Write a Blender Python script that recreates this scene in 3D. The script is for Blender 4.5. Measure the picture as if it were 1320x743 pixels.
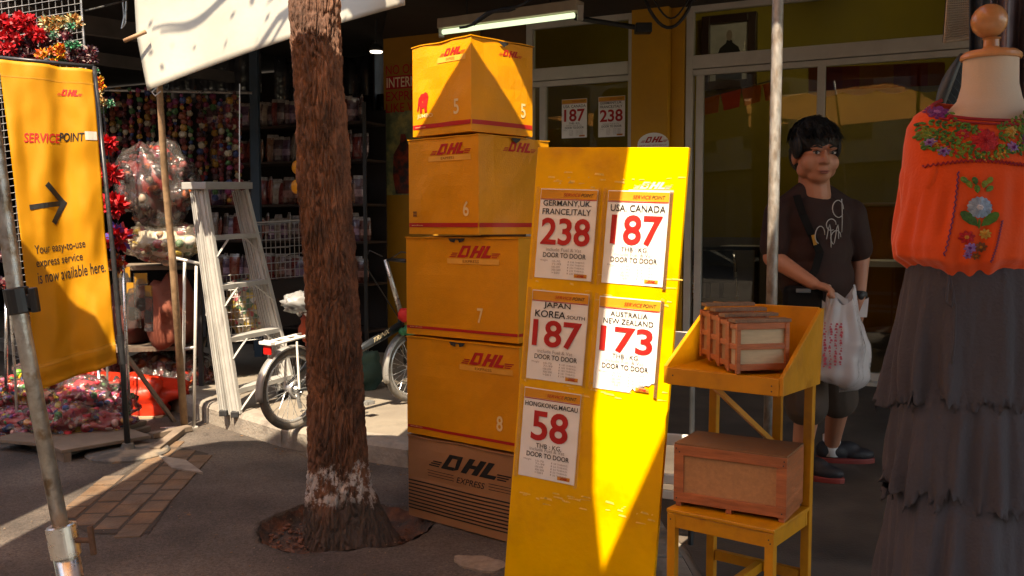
import bpy, bmesh, math, random
from mathutils import Vector, Matrix, noise, Quaternion
for o in list(bpy.data.objects): bpy.data.objects.remove(o)
S = bpy.context.scene
COL = S.collection
R = math.radians
V = Vector
random.seed(7)

# ------------------------------------------------------------------ camera, sky, sun, exposure
FPX, HOR, CAMZ = 1200.0, 290.0, 1.29
PITCH = math.atan((371.5 - HOR) / FPX)
cd = bpy.data.cameras.new('camera'); cam = bpy.data.objects.new('camera', cd); COL.objects.link(cam)
cam.location = (0, 0, CAMZ); cam.rotation_euler = (math.pi / 2 - PITCH, 0, 0)
cd.sensor_width = 36; cd.lens = FPX / 1320 * 36; cd.clip_end = 1000; cd.clip_start = .05
S.camera = cam
SUN_AZ, SUN_EL = -12.0, 55.0           # from behind the camera, a little to its left
SD = V((math.sin(R(SUN_AZ)) * math.cos(R(SUN_EL)), -math.cos(R(SUN_AZ)) * math.cos(R(SUN_EL)), math.sin(R(SUN_EL))))
W = bpy.data.worlds.new('World'); S.world = W; W.use_nodes = True
nt = W.node_tree; bg = nt.nodes['Background']
sky = nt.nodes.new('ShaderNodeTexSky'); sky.sky_type = 'NISHITA'; sky.sun_disc = False
sky.sun_elevation = R(SUN_EL); sky.sun_rotation = math.atan2(SD.x, SD.y)
nt.links.new(sky.outputs[0], bg.inputs[0]); bg.inputs[1].default_value = .15
sl = bpy.data.lights.new('sun', 'SUN'); sl.energy = 3.3; sl.angle = R(.5); sl.color = (1, .94, .85)
sun = bpy.data.objects.new('sun', sl); COL.objects.link(sun)
sun.rotation_euler = SD.to_track_quat('Z', 'Y').to_euler(); sun.location = (0, -6, 12)
vs = S.view_settings
vs.view_transform = 'Standard'; vs.look = 'None'; vs.gamma = 1; vs.use_curve_mapping = False; vs.exposure = 2.0
vs.use_white_balance = True; vs.white_balance_temperature = 8300; vs.white_balance_tint = 10

# pixel of the photograph + known distance -> point of the place
FW = V((0, math.cos(PITCH), -math.sin(PITCH))); UP = V((0, math.sin(PITCH), math.cos(PITCH))); CP = V((0, 0, CAMZ))
def ray(x, y): return FW + V((1, 0, 0)) * ((x - 660) / FPX) + UP * ((371.5 - y) / FPX)
def P(x, y, Y): r = ray(x, y); return CP + r * (Y / r.y)
def G(x, y, z=0.0): r = ray(x, y); return CP + r * ((z - CAMZ) / r.z)
def onplane(x, y, o, n): r = ray(x, y); return CP + r * ((o - CP).dot(n) / r.dot(n))

# ------------------------------------------------------------------ materials
MATS = {}
def mat(name, col, rough=.6, var=.12, scale=9, bump=0.0, bscale=60, metal=0, spec=.4, stretch=None, attr=False, coat=0,
        col2=None, mixscale=4, mixlo=.45, mixhi=.6, trans=0, sheen=0):
    if name in MATS: return MATS[name]
    m = bpy.data.materials.new(name); m.use_nodes = True; MATS[name] = m
    t = m.node_tree; N = t.nodes; L = t.links
    b = N['Principled BSDF']
    b.inputs['Roughness'].default_value = rough; b.inputs['Metallic'].default_value = metal
    b.inputs['Specular IOR Level'].default_value = spec
    if coat: b.inputs['Coat Weight'].default_value = coat; b.inputs['Coat Roughness'].default_value = .15
    if sheen: b.inputs['Sheen Weight'].default_value = sheen
    tc = N.new('ShaderNodeTexCoord'); vec = tc.outputs['Object']
    if stretch:
        mp = N.new('ShaderNodeMapping'); mp.inputs['Scale'].default_value = stretch; L.new(vec, mp.inputs[0]); vec = mp.outputs[0]
    base = None
    if attr:
        a = N.new('ShaderNodeAttribute'); a.attribute_name = 'Col'; base = a.outputs['Color']
    else:
        rgb = N.new('ShaderNodeRGB'); rgb.outputs[0].default_value = (*col, 1); base = rgb.outputs[0]
    if col2:
        n2 = N.new('ShaderNodeTexNoise'); n2.inputs['Scale'].default_value = mixscale; n2.inputs['Detail'].default_value = 8; L.new(vec, n2.inputs['Vector'])
        mr = N.new('ShaderNodeMapRange'); mr.inputs[1].default_value = mixlo; mr.inputs[2].default_value = mixhi; L.new(n2.outputs[0], mr.inputs[0])
        mx = N.new('ShaderNodeMix'); mx.data_type = 'RGBA'; L.new(mr.outputs[0], mx.inputs[0]); L.new(base, mx.inputs[6]); mx.inputs[7].default_value = (*col2, 1)
        base = mx.outputs[2]
    nz = N.new('ShaderNodeTexNoise'); nz.inputs['Scale'].default_value = scale; nz.inputs['Detail'].default_value = 6; nz.inputs['Roughness'].default_value = .65
    L.new(vec, nz.inputs['Vector'])
    mr = N.new('ShaderNodeMapRange'); mr.inputs[1].default_value = .3; mr.inputs[2].default_value = .7
    mr.inputs[3].default_value = 1 - var; mr.inputs[4].default_value = 1 + var; L.new(nz.outputs[0], mr.inputs[0])
    ml = N.new('ShaderNodeVectorMath'); ml.operation = 'SCALE'; L.new(base, ml.inputs[0]); L.new(mr.outputs[0], ml.inputs['Scale'])
    L.new(ml.outputs[0], b.inputs['Base Color'])
    rr = N.new('ShaderNodeMapRange'); rr.inputs[1].default_value = .3; rr.inputs[2].default_value = .7
    rr.inputs[3].default_value = max(.05, rough - .1); rr.inputs[4].default_value = min(1, rough + .1); L.new(nz.outputs[0], rr.inputs[0]); L.new(rr.outputs[0], b.inputs['Roughness'])
    if bump:
        bn = N.new('ShaderNodeTexNoise'); bn.inputs['Scale'].default_value = bscale; bn.inputs['Detail'].default_value = 5; L.new(vec, bn.inputs['Vector'])
        bp = N.new('ShaderNodeBump'); bp.inputs['Strength'].default_value = bump; bp.inputs['Distance'].default_value = .01; L.new(bn.outputs[0], bp.inputs['Height'])
        L.new(bp.outputs[0], b.inputs['Normal'])
    if trans:
        out = N['Material Output']; tr = N.new('ShaderNodeBsdfTranslucent'); L.new(ml.outputs[0], tr.inputs[0])
        ms = N.new('ShaderNodeMixShader'); ms.inputs[0].default_value = trans; L.new(b.outputs[0], ms.inputs[1]); L.new(tr.outputs[0], ms.inputs[2]); L.new(ms.outputs[0], out.inputs[0])
    return m
def clearmat(name, tint, alpha, rough=.12, fres=True, bump=0, diffuse=None):
    m = bpy.data.materials.new(name); m.use_nodes = True; t = m.node_tree; N = t.nodes; L = t.links; N.remove(N['Principled BSDF']); out = N['Material Output']
    tr = N.new('ShaderNodeBsdfTransparent'); tr.inputs[0].default_value = (*tint, 1)
    gl = N.new('ShaderNodeBsdfGlossy'); gl.inputs['Roughness'].default_value = rough
    src = tr
    if diffuse:
        df = N.new('ShaderNodeBsdfDiffuse'); df.inputs[0].default_value = (*diffuse, 1)
        tl = N.new('ShaderNodeBsdfTranslucent'); tl.inputs[0].default_value = (*diffuse, 1)
        m0 = N.new('ShaderNodeMixShader'); m0.inputs[0].default_value = .5; L.new(df.outputs[0], m0.inputs[1]); L.new(tl.outputs[0], m0.inputs[2])
        m1 = N.new('ShaderNodeMixShader'); m1.inputs[0].default_value = alpha; L.new(tr.outputs[0], m1.inputs[1]); L.new(m0.outputs[0], m1.inputs[2]); src = m1
    fr = N.new('ShaderNodeFresnel'); fr.inputs[0].default_value = 1.5
    ms = N.new('ShaderNodeMixShader'); L.new(fr.outputs[0], ms.inputs[0]); L.new(src.outputs[0], ms.inputs[1]); L.new(gl.outputs[0], ms.inputs[2]); L.new(ms.outputs[0], out.inputs[0])
    if bump:
        tc = N.new('ShaderNodeTexCoord'); bn = N.new('ShaderNodeTexNoise'); bn.inputs['Scale'].default_value = 18; bn.inputs['Detail'].default_value = 4; L.new(tc.outputs['Object'], bn.inputs['Vector'])
        bp = N.new('ShaderNodeBump'); bp.inputs['Strength'].default_value = bump; bp.inputs['Distance'].default_value = .03; L.new(bn.outputs[0], bp.inputs['Height']); L.new(bp.outputs[0], gl.inputs['Normal']); L.new(bp.outputs[0], fr.inputs['Normal'])
    MATS[name] = m; return m
def emat(name, col, st):
    m = bpy.data.materials.new(name); m.use_nodes = True; b = m.node_tree.nodes['Principled BSDF']
    b.inputs['Base Color'].default_value = (.8, .8, .8, 1); b.inputs['Emission Color'].default_value = (*col, 1); b.inputs['Emission Strength'].default_value = st
    MATS[name] = m; return m

# ------------------------------------------------------------------ mesh builder
WM = {}
class B:
    def __init__(s): s.bm = bmesh.new(); s.cl = None
    def _c(s, f, c):
        if c is None: return
        if s.cl is None: s.cl = s.bm.loops.layers.float_color.new('Col')
        for l in f.loops: l[s.cl] = (c[0], c[1], c[2], 1)
    def face(s, pts, c=None):
        if c is not None and s.cl is None: s.cl = s.bm.loops.layers.float_color.new('Col')
        f = s.bm.faces.new([s.bm.verts.new(p) for p in pts]); s._c(f, c); return f
    def pieces(s, pts, faces, c=None):
        if c is not None and s.cl is None: s.cl = s.bm.loops.layers.float_color.new('Col')
        vv = [s.bm.verts.new(p) for p in pts]
        for f in faces:
            try: g = s.bm.faces.new([vv[i] for i in f])
            except ValueError: continue
            s._c(g, c)
        return vv
    def obox(s, o, u, v, w, c=None):
        o, u, v, w = V(o), V(u), V(v), V(w)
        p = [o, o + u, o + u + v, o + v, o + w, o + u + w, o + u + v + w, o + v + w]
        s.pieces(p, [(0, 3, 2, 1), (4, 5, 6, 7), (0, 1, 5, 4), (1, 2, 6, 5), (2, 3, 7, 6), (3, 0, 4, 7)], c)
    def box(s, lo, hi, c=None):
        s.obox(lo, (hi[0] - lo[0], 0, 0), (0, hi[1] - lo[1], 0), (0, 0, hi[2] - lo[2]), c)
    def bar(s, a, b, w, h, side=None, c=None):
        a, b = V(a), V(b); d = (b - a).normalized(); side = V(side) if side else (V((0, 0, 1)).cross(d) if abs(d.z) < .95 else V((1, 0, 0)))
        side = (side - d * side.dot(d)).normalized(); n = d.cross(side)
        s.obox(a - side * w / 2 - n * h / 2, b - a, side * w, n * h, c)
    def tube(s, pts, r, seg=10, c=None, cap=True, squash=None):
        pts = [V(p) for p in pts]; n = len(pts); rs = r if isinstance(r, (list, tuple)) else [r] * n
        vv = []; nrm = None
        for i, p in enumerate(pts):
            d = (pts[min(i + 1, n - 1)] - pts[max(i - 1, 0)]).normalized()
            if nrm is None: nrm = d.orthogonal().normalized()
            else:
                nrm = (nrm - d * nrm.dot(d))
                nrm = nrm.normalized() if nrm.length > 1e-6 else d.orthogonal().normalized()
            bn = d.cross(nrm)
            vv += [p + (nrm * math.cos(2 * math.pi * k / seg) + bn * math.sin(2 * math.pi * k / seg)) * rs[i] for k in range(seg)]
        fs = [(i * seg + k, i * seg + (k + 1) % seg, (i + 1) * seg + (k + 1) % seg, (i + 1) * seg + k) for i in range(n - 1) for k in range(seg)]
        if cap: fs += [tuple(reversed(range(seg))), tuple((n - 1) * seg + k for k in range(seg))]
        s.pieces(vv, fs, c)
    def ball(s, c0, r, seg=12, rings=8, c=None, m=None, nz=0, nf=3, seed=0):
        c0 = V(c0); r = V(r) if not isinstance(r, (int, float)) else V((r, r, r)); pts = []
        for i in range(rings + 1):
            th = math.pi * i / rings
            for k in range(seg):
                ph = 2 * math.pi * k / seg
                d = V((math.sin(th) * math.cos(ph), math.sin(th) * math.sin(ph), math.cos(th)))
                q = 1 + (nz * noise.noise(d * nf + V((seed * 7.1, seed * 3.3, 0))) if nz else 0)
                p = V((d.x * r.x, d.y * r.y, d.z * r.z)) * q
                if m: p = m @ p
                pts.append(c0 + p)
        fs = [(i * seg + k, (i + 1) * seg + k, (i + 1) * seg + (k + 1) % seg, i * seg + (k + 1) % seg) for i in range(rings) for k in range(seg)]
        vv = s.pieces(pts, fs, c)
        bmesh.ops.remove_doubles(s.bm, verts=vv, dist=1e-5)
    def grid(s, f, nu, nv, closed=False, c=None):
        pts = [f(i / nu, j / nv) for j in range(nv + 1) for i in range(nu if closed else nu + 1)]
        m = nu if closed else nu + 1
        fs = [(j * m + i, j * m + (i + 1) % m, (j + 1) * m + (i + 1) % m, (j + 1) * m + i) for j in range(nv) for i in range(nu)]
        s.pieces(pts, fs, c)
    def lathe(s, prof, o, seg=24, c=None, sx=1, sy=1):
        o = V(o); n = len(prof)
        pts = [o + V((r * sx * math.cos(2 * math.pi * k / seg), r * sy * math.sin(2 * math.pi * k / seg), z)) for r, z in prof for k in range(seg)]
        fs = [(i * seg + k, i * seg + (k + 1) % seg, (i + 1) * seg + (k + 1) % seg, (i + 1) * seg + k) for i in range(n - 1) for k in range(seg)]
        fs += [tuple(reversed(range(seg))), tuple((n - 1) * seg + k for k in range(seg))]
        s.pieces(pts, fs, c)
    def prism(s, poly, lo, hi, c=None):           # polygon list of (x,y), z range
        n = len(poly); pts = [V((x, y, lo)) for x, y in poly] + [V((x, y, hi)) for x, y in poly]
        s.pieces(pts, [tuple(reversed(range(n))), tuple(range(n, 2 * n))] + [(i, (i + 1) % n, n + (i + 1) % n, n + i) for i in range(n)], c)
    def flat(s, polys, fm, c=None):                # 2-d polygons through a mapping (x,y)->V
        for p in polys: s.face([fm(*q) for q in p], c)
    def obj(s, name, m, parent=None, smooth=False, bevel=0, solid=0, loc=None, recalc=True, sub=0):
        if recalc: bmesh.ops.recalc_face_normals(s.bm, faces=s.bm.faces)
        me = bpy.data.meshes.new(name); o = bpy.data.objects.new(name, me); COL.objects.link(o)
        if parent is not None:
            mw = WM[parent]; s.bm.transform(mw.inverted()); o.parent = parent; WM[o] = mw
        else:
            if loc is None:
                xs = [v.co for v in s.bm.verts]; loc = V((sum(p.x for p in xs) / len(xs), sum(p.y for p in xs) / len(xs), min(p.z for p in xs)))
            s.bm.transform(Matrix.Translation(-V(loc))); o.location = loc; WM[o] = Matrix.Translation(V(loc))
        s.bm.to_mesh(me); s.bm.free()
        me.materials.append(m)
        if smooth:
            for p in me.polygons: p.use_smooth = True
        if bevel:
            md = o.modifiers.new('bevel', 'BEVEL'); md.width = bevel; md.segments = 2; md.limit_method = 'ANGLE'; md.angle_limit = R(40)
        if solid:
            md = o.modifiers.new('solid', 'SOLIDIFY'); md.thickness = solid; md.offset = 0
        if sub:
            md = o.modifiers.new('sub', 'SUBSURF'); md.levels = sub; md.render_levels = sub
        return o
def tag(o, label=None, cat=None, group=None, kind=None):
    if label: o['label'] = label
    if cat: o['category'] = cat
    if group: o['group'] = group
    if kind: o['kind'] = kind
    return o
def thing(name, label, cat, loc, rz=0, group=None):
    o = bpy.data.objects.new(name, None); COL.objects.link(o); o.empty_display_size = .05
    o.location = loc; o.rotation_euler = (0, 0, rz)
    WM[o] = Matrix.Translation(V(loc)) @ Matrix.Rotation(rz, 4, 'Z')
    return tag(o, label, cat, group)
def struct(o): o['kind'] = 'structure'; return o
def dup(root, loc, rz=None, scale=None, label=None, group=None):
    r = root.copy(); COL.objects.link(r); r.location = loc
    if rz is not None: r.rotation_euler = (0, 0, rz) if isinstance(rz, (int, float)) else rz
    if scale: r.scale = (scale,) * 3 if isinstance(scale, (int, float)) else scale
    if label: r['label'] = label
    if group: r['group'] = group
    for ch in list(root.children):
        c = ch.copy(); COL.objects.link(c); c.parent = r
        for g in list(ch.children):
            d = g.copy(); COL.objects.link(d); d.parent = c
    return r

# 2-d lettering
_tc = {}
def text2d(txt, bold=0.0, shear=0.0):
    k = (txt, bold, shear)
    if k in _tc: return _tc[k]
    cu = bpy.data.curves.new('lettering', 'FONT'); cu.body = txt; cu.size = 1; cu.resolution_u = 4; cu.offset = bold; cu.shear = shear; cu.fill_mode = 'FRONT'; cu.dimensions = '2D'
    ob = bpy.data.objects.new('lettering', cu); COL.objects.link(ob)
    dg = bpy.context.evaluated_depsgraph_get(); dg.update()
    me = bpy.data.meshes.new_from_object(ob.evaluated_get(dg))
    vs_ = [(v.co.x, v.co.y) for v in me.vertices]; fs = [tuple(p.vertices) for p in me.polygons]
    bpy.data.objects.remove(ob); bpy.data.curves.remove(cu); bpy.data.meshes.remove(me)
    x0 = min(v[0] for v in vs_); x1 = max(v[0] for v in vs_); y0 = min(v[1] for v in vs_); y1 = max(v[1] for v in vs_)
    _tc[k] = ([((x - x0) / (x1 - x0), (y - y0) / (y1 - y0)) for x, y in vs_], fs); return _tc[k]
def put_text(b, txt, box, fm, bold=0.0, shear=0.0, c=None):      # box = x0,y0,x1,y1 in the plane of fm
    v, f = text2d(txt, bold, shear); x0, y0, x1, y1 = box
    b.pieces([fm(x0 + (x1 - x0) * x, y0 + (y1 - y0) * y) for x, y in v], f, c)
def courier_logo(b, box, fm, lines=True, c=None):
    x0, y0, x1, y1 = box; sh = .55
    def q(x, y): return (x, y)
    def para(xa, xb, ya, yb): return [(xa + sh * .22 * ya, ya), (xb + sh * .22 * ya, ya), (xb + sh * .22 * yb, yb), (xa + sh * .22 * yb, yb)]
    ps = []
    # D
    ps += [para(.17, .235, 0, 1), para(.235, .35, .78, 1), para(.235, .33, 0, .22), [(.33 + .0, 0), (.40, .12), (.46, .88), (.45, 1), (.35 + .11, 1), (.395, .78), (.36, .22)]]
    # H
    ps += [para(.43, .505, 0, 1), para(.57, .645, 0, 1), para(.505, .57, .38, .62)]
    # L
    ps += [para(.67, .745, 0, 1), para(.745, .86, 0, .24)]
    if lines:
        for k in range(3):
            y = .02 + k * .15; ps += [[(0 + .03 * k, y), (.14 + .02 * k, y), (.14 + .02 * k + .01, y + .08), (.0 + .03 * k + .01, y + .08)]]
            ps += [[(.89, y), (1.0 + .03 * k, y), (1.01 + .03 * k, y + .08), (.90, y + .08)]]
    for p in ps: b.face([fm(x0 + (x1 - x0) * x, y0 + (y1 - y0) * y) for x, y in p], c)
def plane(o, u, v, off):                                          # mapping on a flat face, lifted by off
    o, u, v = V(o), V(u).normalized(), V(v).normalized(); n = u.cross(v)
    return lambda x, y: o + u * x + v * y + n * off

# common materials
M_yel = mat('yellow_carton', (.66, .265, .006), .5, .10, 5, .12, 140)
M_yel2 = mat('yellow_board_paint', (.78, .40, .0), .42, .11, 4, .14, 30, col2=(.60, .27, .006), mixscale=6, mixlo=.50, mixhi=.72)
M_red = mat('red_ink', (.42, .012, .01), .5, .08)
M_blk = mat('black_ink', (.012, .011, .01), .5, .1)
M_gry = mat('grey_ink', (.30, .26, .25), .6, .1)
M_wht = mat('white_paper', (.78, .76, .74), .45, .04, 6)
M_pale = mat('pale_print', (.75, .62, .40), .5, .1)
M_alu = mat('brushed_aluminium', (.62, .62, .60), .38, .12, 14, .1, 90, metal=.75)
M_aluw = mat('window_aluminium', (.50, .47, .43), .45, .10, 6, metal=.2)
M_steel = mat('galvanised_steel', (.50, .49, .47), .32, .25, 30, .1, 70, metal=.9)
M_rust = mat('rusty_steel', (.29, .275, .26), .5, .3, 60, .2, 90, metal=.4, col2=(.17, .12, .085), mixscale=38, mixlo=.42, mixhi=.75, stretch=(1, 1, .45))
M_chrome = mat('chrome_tube', (.62, .62, .62), .25, .1, 10, metal=.95)
M_dark = mat('dark_paint', (.02, .02, .022), .5, .3, 20)
M_wood = mat('crate_wood', (.38, .115, .042), .5, .35, 7, .25, 40, stretch=(1, 1, 6))
M_mdf = mat('hardboard', (.42, .20, .085), .7, .15, 90, .05, 200)
M_pine = mat('yellow_painted_wood', (.55, .22, .008), .45, .14, 12, .12, 50, col2=(.42, .15, .01), mixscale=10, mixlo=.55, mixhi=.72)

# ------------------------------------------------------------------ ground
def asphalt():
    m = mat('asphalt', (.104, .084, .071), .85, .3, 2.2, .7, 190, spec=.3, col2=(.062, .051, .045), mixscale=1.6, mixlo=.42, mixhi=.6)
    t = m.node_tree; N = t.nodes; L = t.links; b = N['Principled BSDF']
    vo = N.new('ShaderNodeTexVoronoi'); vo.inputs['Scale'].default_value = 130; tc = N.new('ShaderNodeTexCoord'); L.new(tc.outputs['Object'], vo.inputs['Vector'])
    src = b.inputs['Base Color'].links[0].from_socket
    sp = N.new('ShaderNodeSeparateColor'); L.new(vo.outputs['Color'], sp.inputs[0])
    mr = N.new('ShaderNodeMapRange'); mr.inputs[3].default_value = .72; mr.inputs[4].default_value = 1.32; L.new(sp.outputs[0], mr.inputs[0])
    ml = N.new('ShaderNodeVectorMath'); ml.operation = 'SCALE'; L.new(src, ml.inputs[0]); L.new(mr.outputs[0], ml.inputs['Scale']); L.new(ml.outputs[0], b.inputs['Base Color'])
    return m
M_asph = asphalt()
TC = V((-.735, 3.92, 0))
def pit_r(a): return .345 * (1 + .16 * noise.noise(V((math.cos(a) * 1.4, math.sin(a) * 1.4, 9))) + .05 * noise.noise(V((math.cos(a) * 6, math.sin(a) * 6, 2))))
def road(u, v):
    a = 2 * math.pi * u; r = pit_r(a) * math.exp(v ** 1.3 * math.log(120 / .345)); z = .010 * math.exp(-v * 40) + (.006 * noise.noise(V((math.cos(a) * 9, math.sin(a) * 9, v * 30))) if v < .12 else 0)
    return V((TC.x + r * math.cos(a), TC.y + r * math.sin(a), z if v > 0 else -.07))
b = B(); b.grid(road, 120, 40, closed=True); struct(b.obj('road', M_asph, loc=(0, 0, 0), smooth=True))
KERB = [(-9, 13.5), (-3.2, 7.3), (-2.03, 6.05), (-1.335, 5.33), (-.9, 5.06), (-.55, 4.87), (-.05, 4.66), (.30, 4.34), (.43, 3.95), (.455, 3.2), (.47, 2.0), (.50, -3)]
def off(poly, d):
    out = []
    for i, p in enumerate(poly):
        a = V(poly[max(0, i - 1)]); c = V(poly[min(len(poly) - 1, i + 1)]); t = (c - a).normalized(); n = V((-t.y, t.x)); q = V(p) + n * d; out.append((q.x, q.y))
    return out
M_conc = mat('pavement_concrete', (.23, .195, .155), .85, .25, 3, .35, 90, col2=(.15, .125, .10), mixscale=3, mixlo=.45, mixhi=.65)
M_kerb = mat('kerb_concrete', (.26, .225, .19), .85, .3, 6, .6, 60, col2=(.13, .11, .095), mixscale=6, mixlo=.5, mixhi=.66)
inner = off(KERB, .15)
b = B(); b.prism(inner + [(14, -3), (14, 20), (-9, 20)], -.05, .12); struct(b.obj('sidewalk', M_conc, loc=(0, 0, 0)))
b = B()
for i in range(len(KERB) - 1):
    n = max(1, int((V(KERB[i + 1]) - V(KERB[i])).length / .6)); 
    for k in range(n):
        f0, f1 = k / n, (k + 1) / n - .008
        A = V(KERB[i]).lerp(V(KERB[i + 1]), f0); A1 = V(KERB[i]).lerp(V(KERB[i + 1]), f1); I = V(inner[i]).lerp(V(inner[i + 1]), f0); I1 = V(inner[i]).lerp(V(inner[i + 1]), f1)
        I = I.lerp(A, .02); I1 = I1.lerp(A1, .02); dz = random.uniform(-.004, .004)
        prof = [(A, A1, -.05), (A, A1, .095 + dz), (A.lerp(I, .12), A1.lerp(I1, .12), .118 + dz), (A.lerp(I, .3), A1.lerp(I1, .3), .126 + dz), (I, I1, .126 + dz), (I, I1, -.05)]
        pts = [V((q[0].x, q[0].y, q[2])) for q in prof] + [V((q[1].x, q[1].y, q[2])) for q in prof]; m = len(prof)
        b.pieces(pts, [(j, (j + 1) % m, m + (j + 1) % m, m + j) for j in range(m)] + [tuple(range(m)), tuple(range(m, 2 * m))])
struct(b.obj('kerb', M_kerb, loc=(0, 0, 0), bevel=.006))

fc = [(.66, -2.9), (.63, 3.3), (.25, 5.0), (.05, 8.0), (7.9, 4.0), (13.5, 1.2), (13.5, -2.9)]  # thin dark sheet over the sidewalk, deep shade put into its colour
b = B(); b.face([V((x, y, .1245)) for x, y in fc]); struct(b.obj('shaded_floor', mat('shade_toned_concrete', (.10, .078, .062), .75, .3, 3, .3, 90, col2=(.055, .044, .037), mixscale=2.2, mixlo=.42, mixhi=.62)))
# brick patch let into the road
M_brick = mat('paver_brick', (.145, .085, .048), .88, .4, 6, .6, 70, col2=(.11, .078, .056), mixscale=3.5, mixlo=.4, mixhi=.6)
b = B(); pv = [G(x, y) for x, y in [(222, 572), (272, 584), (240, 622), (192, 692), (112, 692), (62, 668)]]
cx = sum(p.x for p in pv) / 6; cy = sum(p.y for p in pv) / 6
def inside(x, y):
    r = False; n = len(pv)
    for i in range(n):
        a, c = pv[i], pv[(i + 1) % n]
        if (a.y > y) != (c.y > y) and x < (c.x - a.x) * (y - a.y) / (c.y - a.y) + a.x: r = not r
    return r
e2 = (G(228, 575) - G(122, 672)).normalized(); e1 = (G(238, 622) - G(130, 612)); e1 = (e1 - e2 * e1.dot(e2)).normalized()
for i in range(-14, 15):
    for j in range(-12, 13):
        c = V((cx, cy, 0)) + e1 * (i * .118) + e2 * (j * .175 + (i % 2) * .06)
        if inside(c.x, c.y): b.obox(c - e1 * .054 - e2 * .080 + V((0, 0, -.01)), e1 * random.uniform(.100, .106) + e2 * random.uniform(-.003, .003), e2 * random.uniform(.152, .160), (0, 0, .0165 + random.uniform(-.0015, .002)))
struct(b.obj('brick_paving', M_brick, bevel=.003))
b = B(); b.face([V((cx + (p.x - cx) * .96, cy + (p.y - cy) * .96, .0035)) for p in pv]); struct(b.obj('sand_bed', mat('dark_joint_sand', (.045, .034, .027), .95, .3, 20, .5, 120)))
b = B(); q = [G(*p) for p in [(205, 590), (240, 596), (262, 612), (222, 606)]]; b.prism([(p.x, p.y) for p in q], 0, .014); struct(b.obj('concrete_slab_patch', M_kerb, bevel=.003))
b = B(); pts = []
for k in range(26):
    a = 2 * math.pi * k / 26; c = G(618, 727); rr = 1 + .35 * noise.noise(V((math.cos(a) * 1.5, math.sin(a) * 1.5, 3))); pts.append((c.x + .105 * rr * math.cos(a), c.y + .07 * rr * math.sin(a) - .35 * .105 * math.cos(a)))
b.prism(pts, 0, .007); struct(b.obj('concrete_patch', mat('old_cement', (.26, .20, .15), .9, .3, 25, .8, 90)))
# soil pit round the tree
b = B()
def soil(u, v):
    a = 2 * math.pi * u; r = pit_r(a) * v * 1.012; x = TC.x + r * math.cos(a); y = TC.y + r * math.sin(a)
    e = max(0, (v - .86) / .14)
    return V((x, y, -.050 + .018 * noise.noise(V((x * 14, y * 14, 1))) + .012 * noise.noise(V((x * 40, y * 40, 1))) + .048 * e ** 1.5))
b.grid(soil, 72, 22, closed=True); struct(b.obj('soil', mat('reddish_soil', (.12, .05, .028), .95, .4, 30, .8, 90, col2=(.05, .035, .028), mixscale=9, mixlo=.4, mixhi=.6), smooth=True))
b = B()
for k in range(150):
    a = random.uniform(2.4, 6.6); r = random.uniform(.15, .30); p = TC + V((r * math.cos(a), r * math.sin(a), random.uniform(-.045, -.032))); s_ = random.uniform(.003, .013)
    b.ball(p, (s_, s_ * random.uniform(.6, 1), s_ * .6), 7, 5, nz=.5, seed=k)
tag(b.obj('rubble', mat('stone_rubble', (.13, .06, .04), .9, .5, 20, .5, 60)), 'loose reddish rubble in the soil around the tree foot', 'rubble', kind='stuff')
b = B()
for k in range(500):
    p = V((random.uniform(-2.8, .4), random.uniform(3.0, 5.4), .003)); s_ = random.uniform(.0015, .005)
    b.ball(p, (s_, s_, s_ * .6), 5, 4)
tag(b.obj('grit', mat('road_grit', (.16, .12, .09), .9, .5, 20)), 'scattered grit and small stones on the asphalt', 'grit', kind='stuff')

b = B()
for k in range(90):
    f = random.random(); i_ = random.choice([1, 2, 3, 4, 5]); kp = V(KERB[i_]).lerp(V(KERB[i_ + 1]), f); c = V((kp.x - random.uniform(.01, .25) ** 1.5, kp.y - random.uniform(.02, .35) ** 1.4, .006))
    if k > 60: a = random.uniform(0, 6.28); c = TC + V((math.cos(a) * random.uniform(.36, .8), math.sin(a) * random.uniform(.36, .7), .006))
    a = random.uniform(0, 6.28); l = random.uniform(.008, .028); u = V((math.cos(a), math.sin(a), random.uniform(-.1, .3))) * l; w = V((-math.sin(a), math.cos(a), random.uniform(-.2, .3))) * l * random.uniform(.2, .5)
    b.face([c, c + u * .5 + w, c + u, c + u * .5 - w])
tag(b.obj('leaf_litter', mat('dry_leaf', (.16, .09, .045), .9, .5, 30)), 'dry leaf scraps and paper bits in the gutter and round the tree', 'litter', kind='stuff')

# ------------------------------------------------------------------ shop building
F0 = V((2.6, 6.8, 0)); FD = V((.891, -.454, 0)).normalized(); FN = V((-.454, -.891, 0)).normalized()   # FD runs to the right, FN faces the street
def F(x, y, dep=0.0): return onplane(x, y, F0 + FN * dep, FN)
def fs(p): return (p - F0).dot(FD)
shop = thing('shop_building', 'yellow painted shop with aluminium glazed front under a dark ceiling', 'shop', tuple(F0 - FD * 2.0))
M_ywall = mat('yellow_wall_paint', (.46, .22, .014), .6, .15, 3, .1, 30)
M_olive = mat('olive_wall_paint', (.28, .21, .016), .7, .12, 2)
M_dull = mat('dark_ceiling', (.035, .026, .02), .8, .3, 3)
M_gwall = mat('grey_dado_paint', (.17, .15, .14), .7, .1, 3)
def fbox(b, s0, s1, z0, z1, d0, d1, c=None):
    b.obox(F0 + FD * s0 + FN * d0 + V((0, 0, z0)), FD * (s1 - s0), FN * (d1 - d0), V((0, 0, z1 - z0)), c)
sL = fs(F(497, 300)); sWL = fs(F(693, 100)); sP0 = fs(F(819, 100)); sP1 = fs(F(866, 100)); sP2 = fs(F(885, 100)); sM = fs(F(1059, 100)); sR = fs(F(1235, 60)) + .9
zt0 = F(888, 90).z; zt1 = F(888, 73).z
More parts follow.
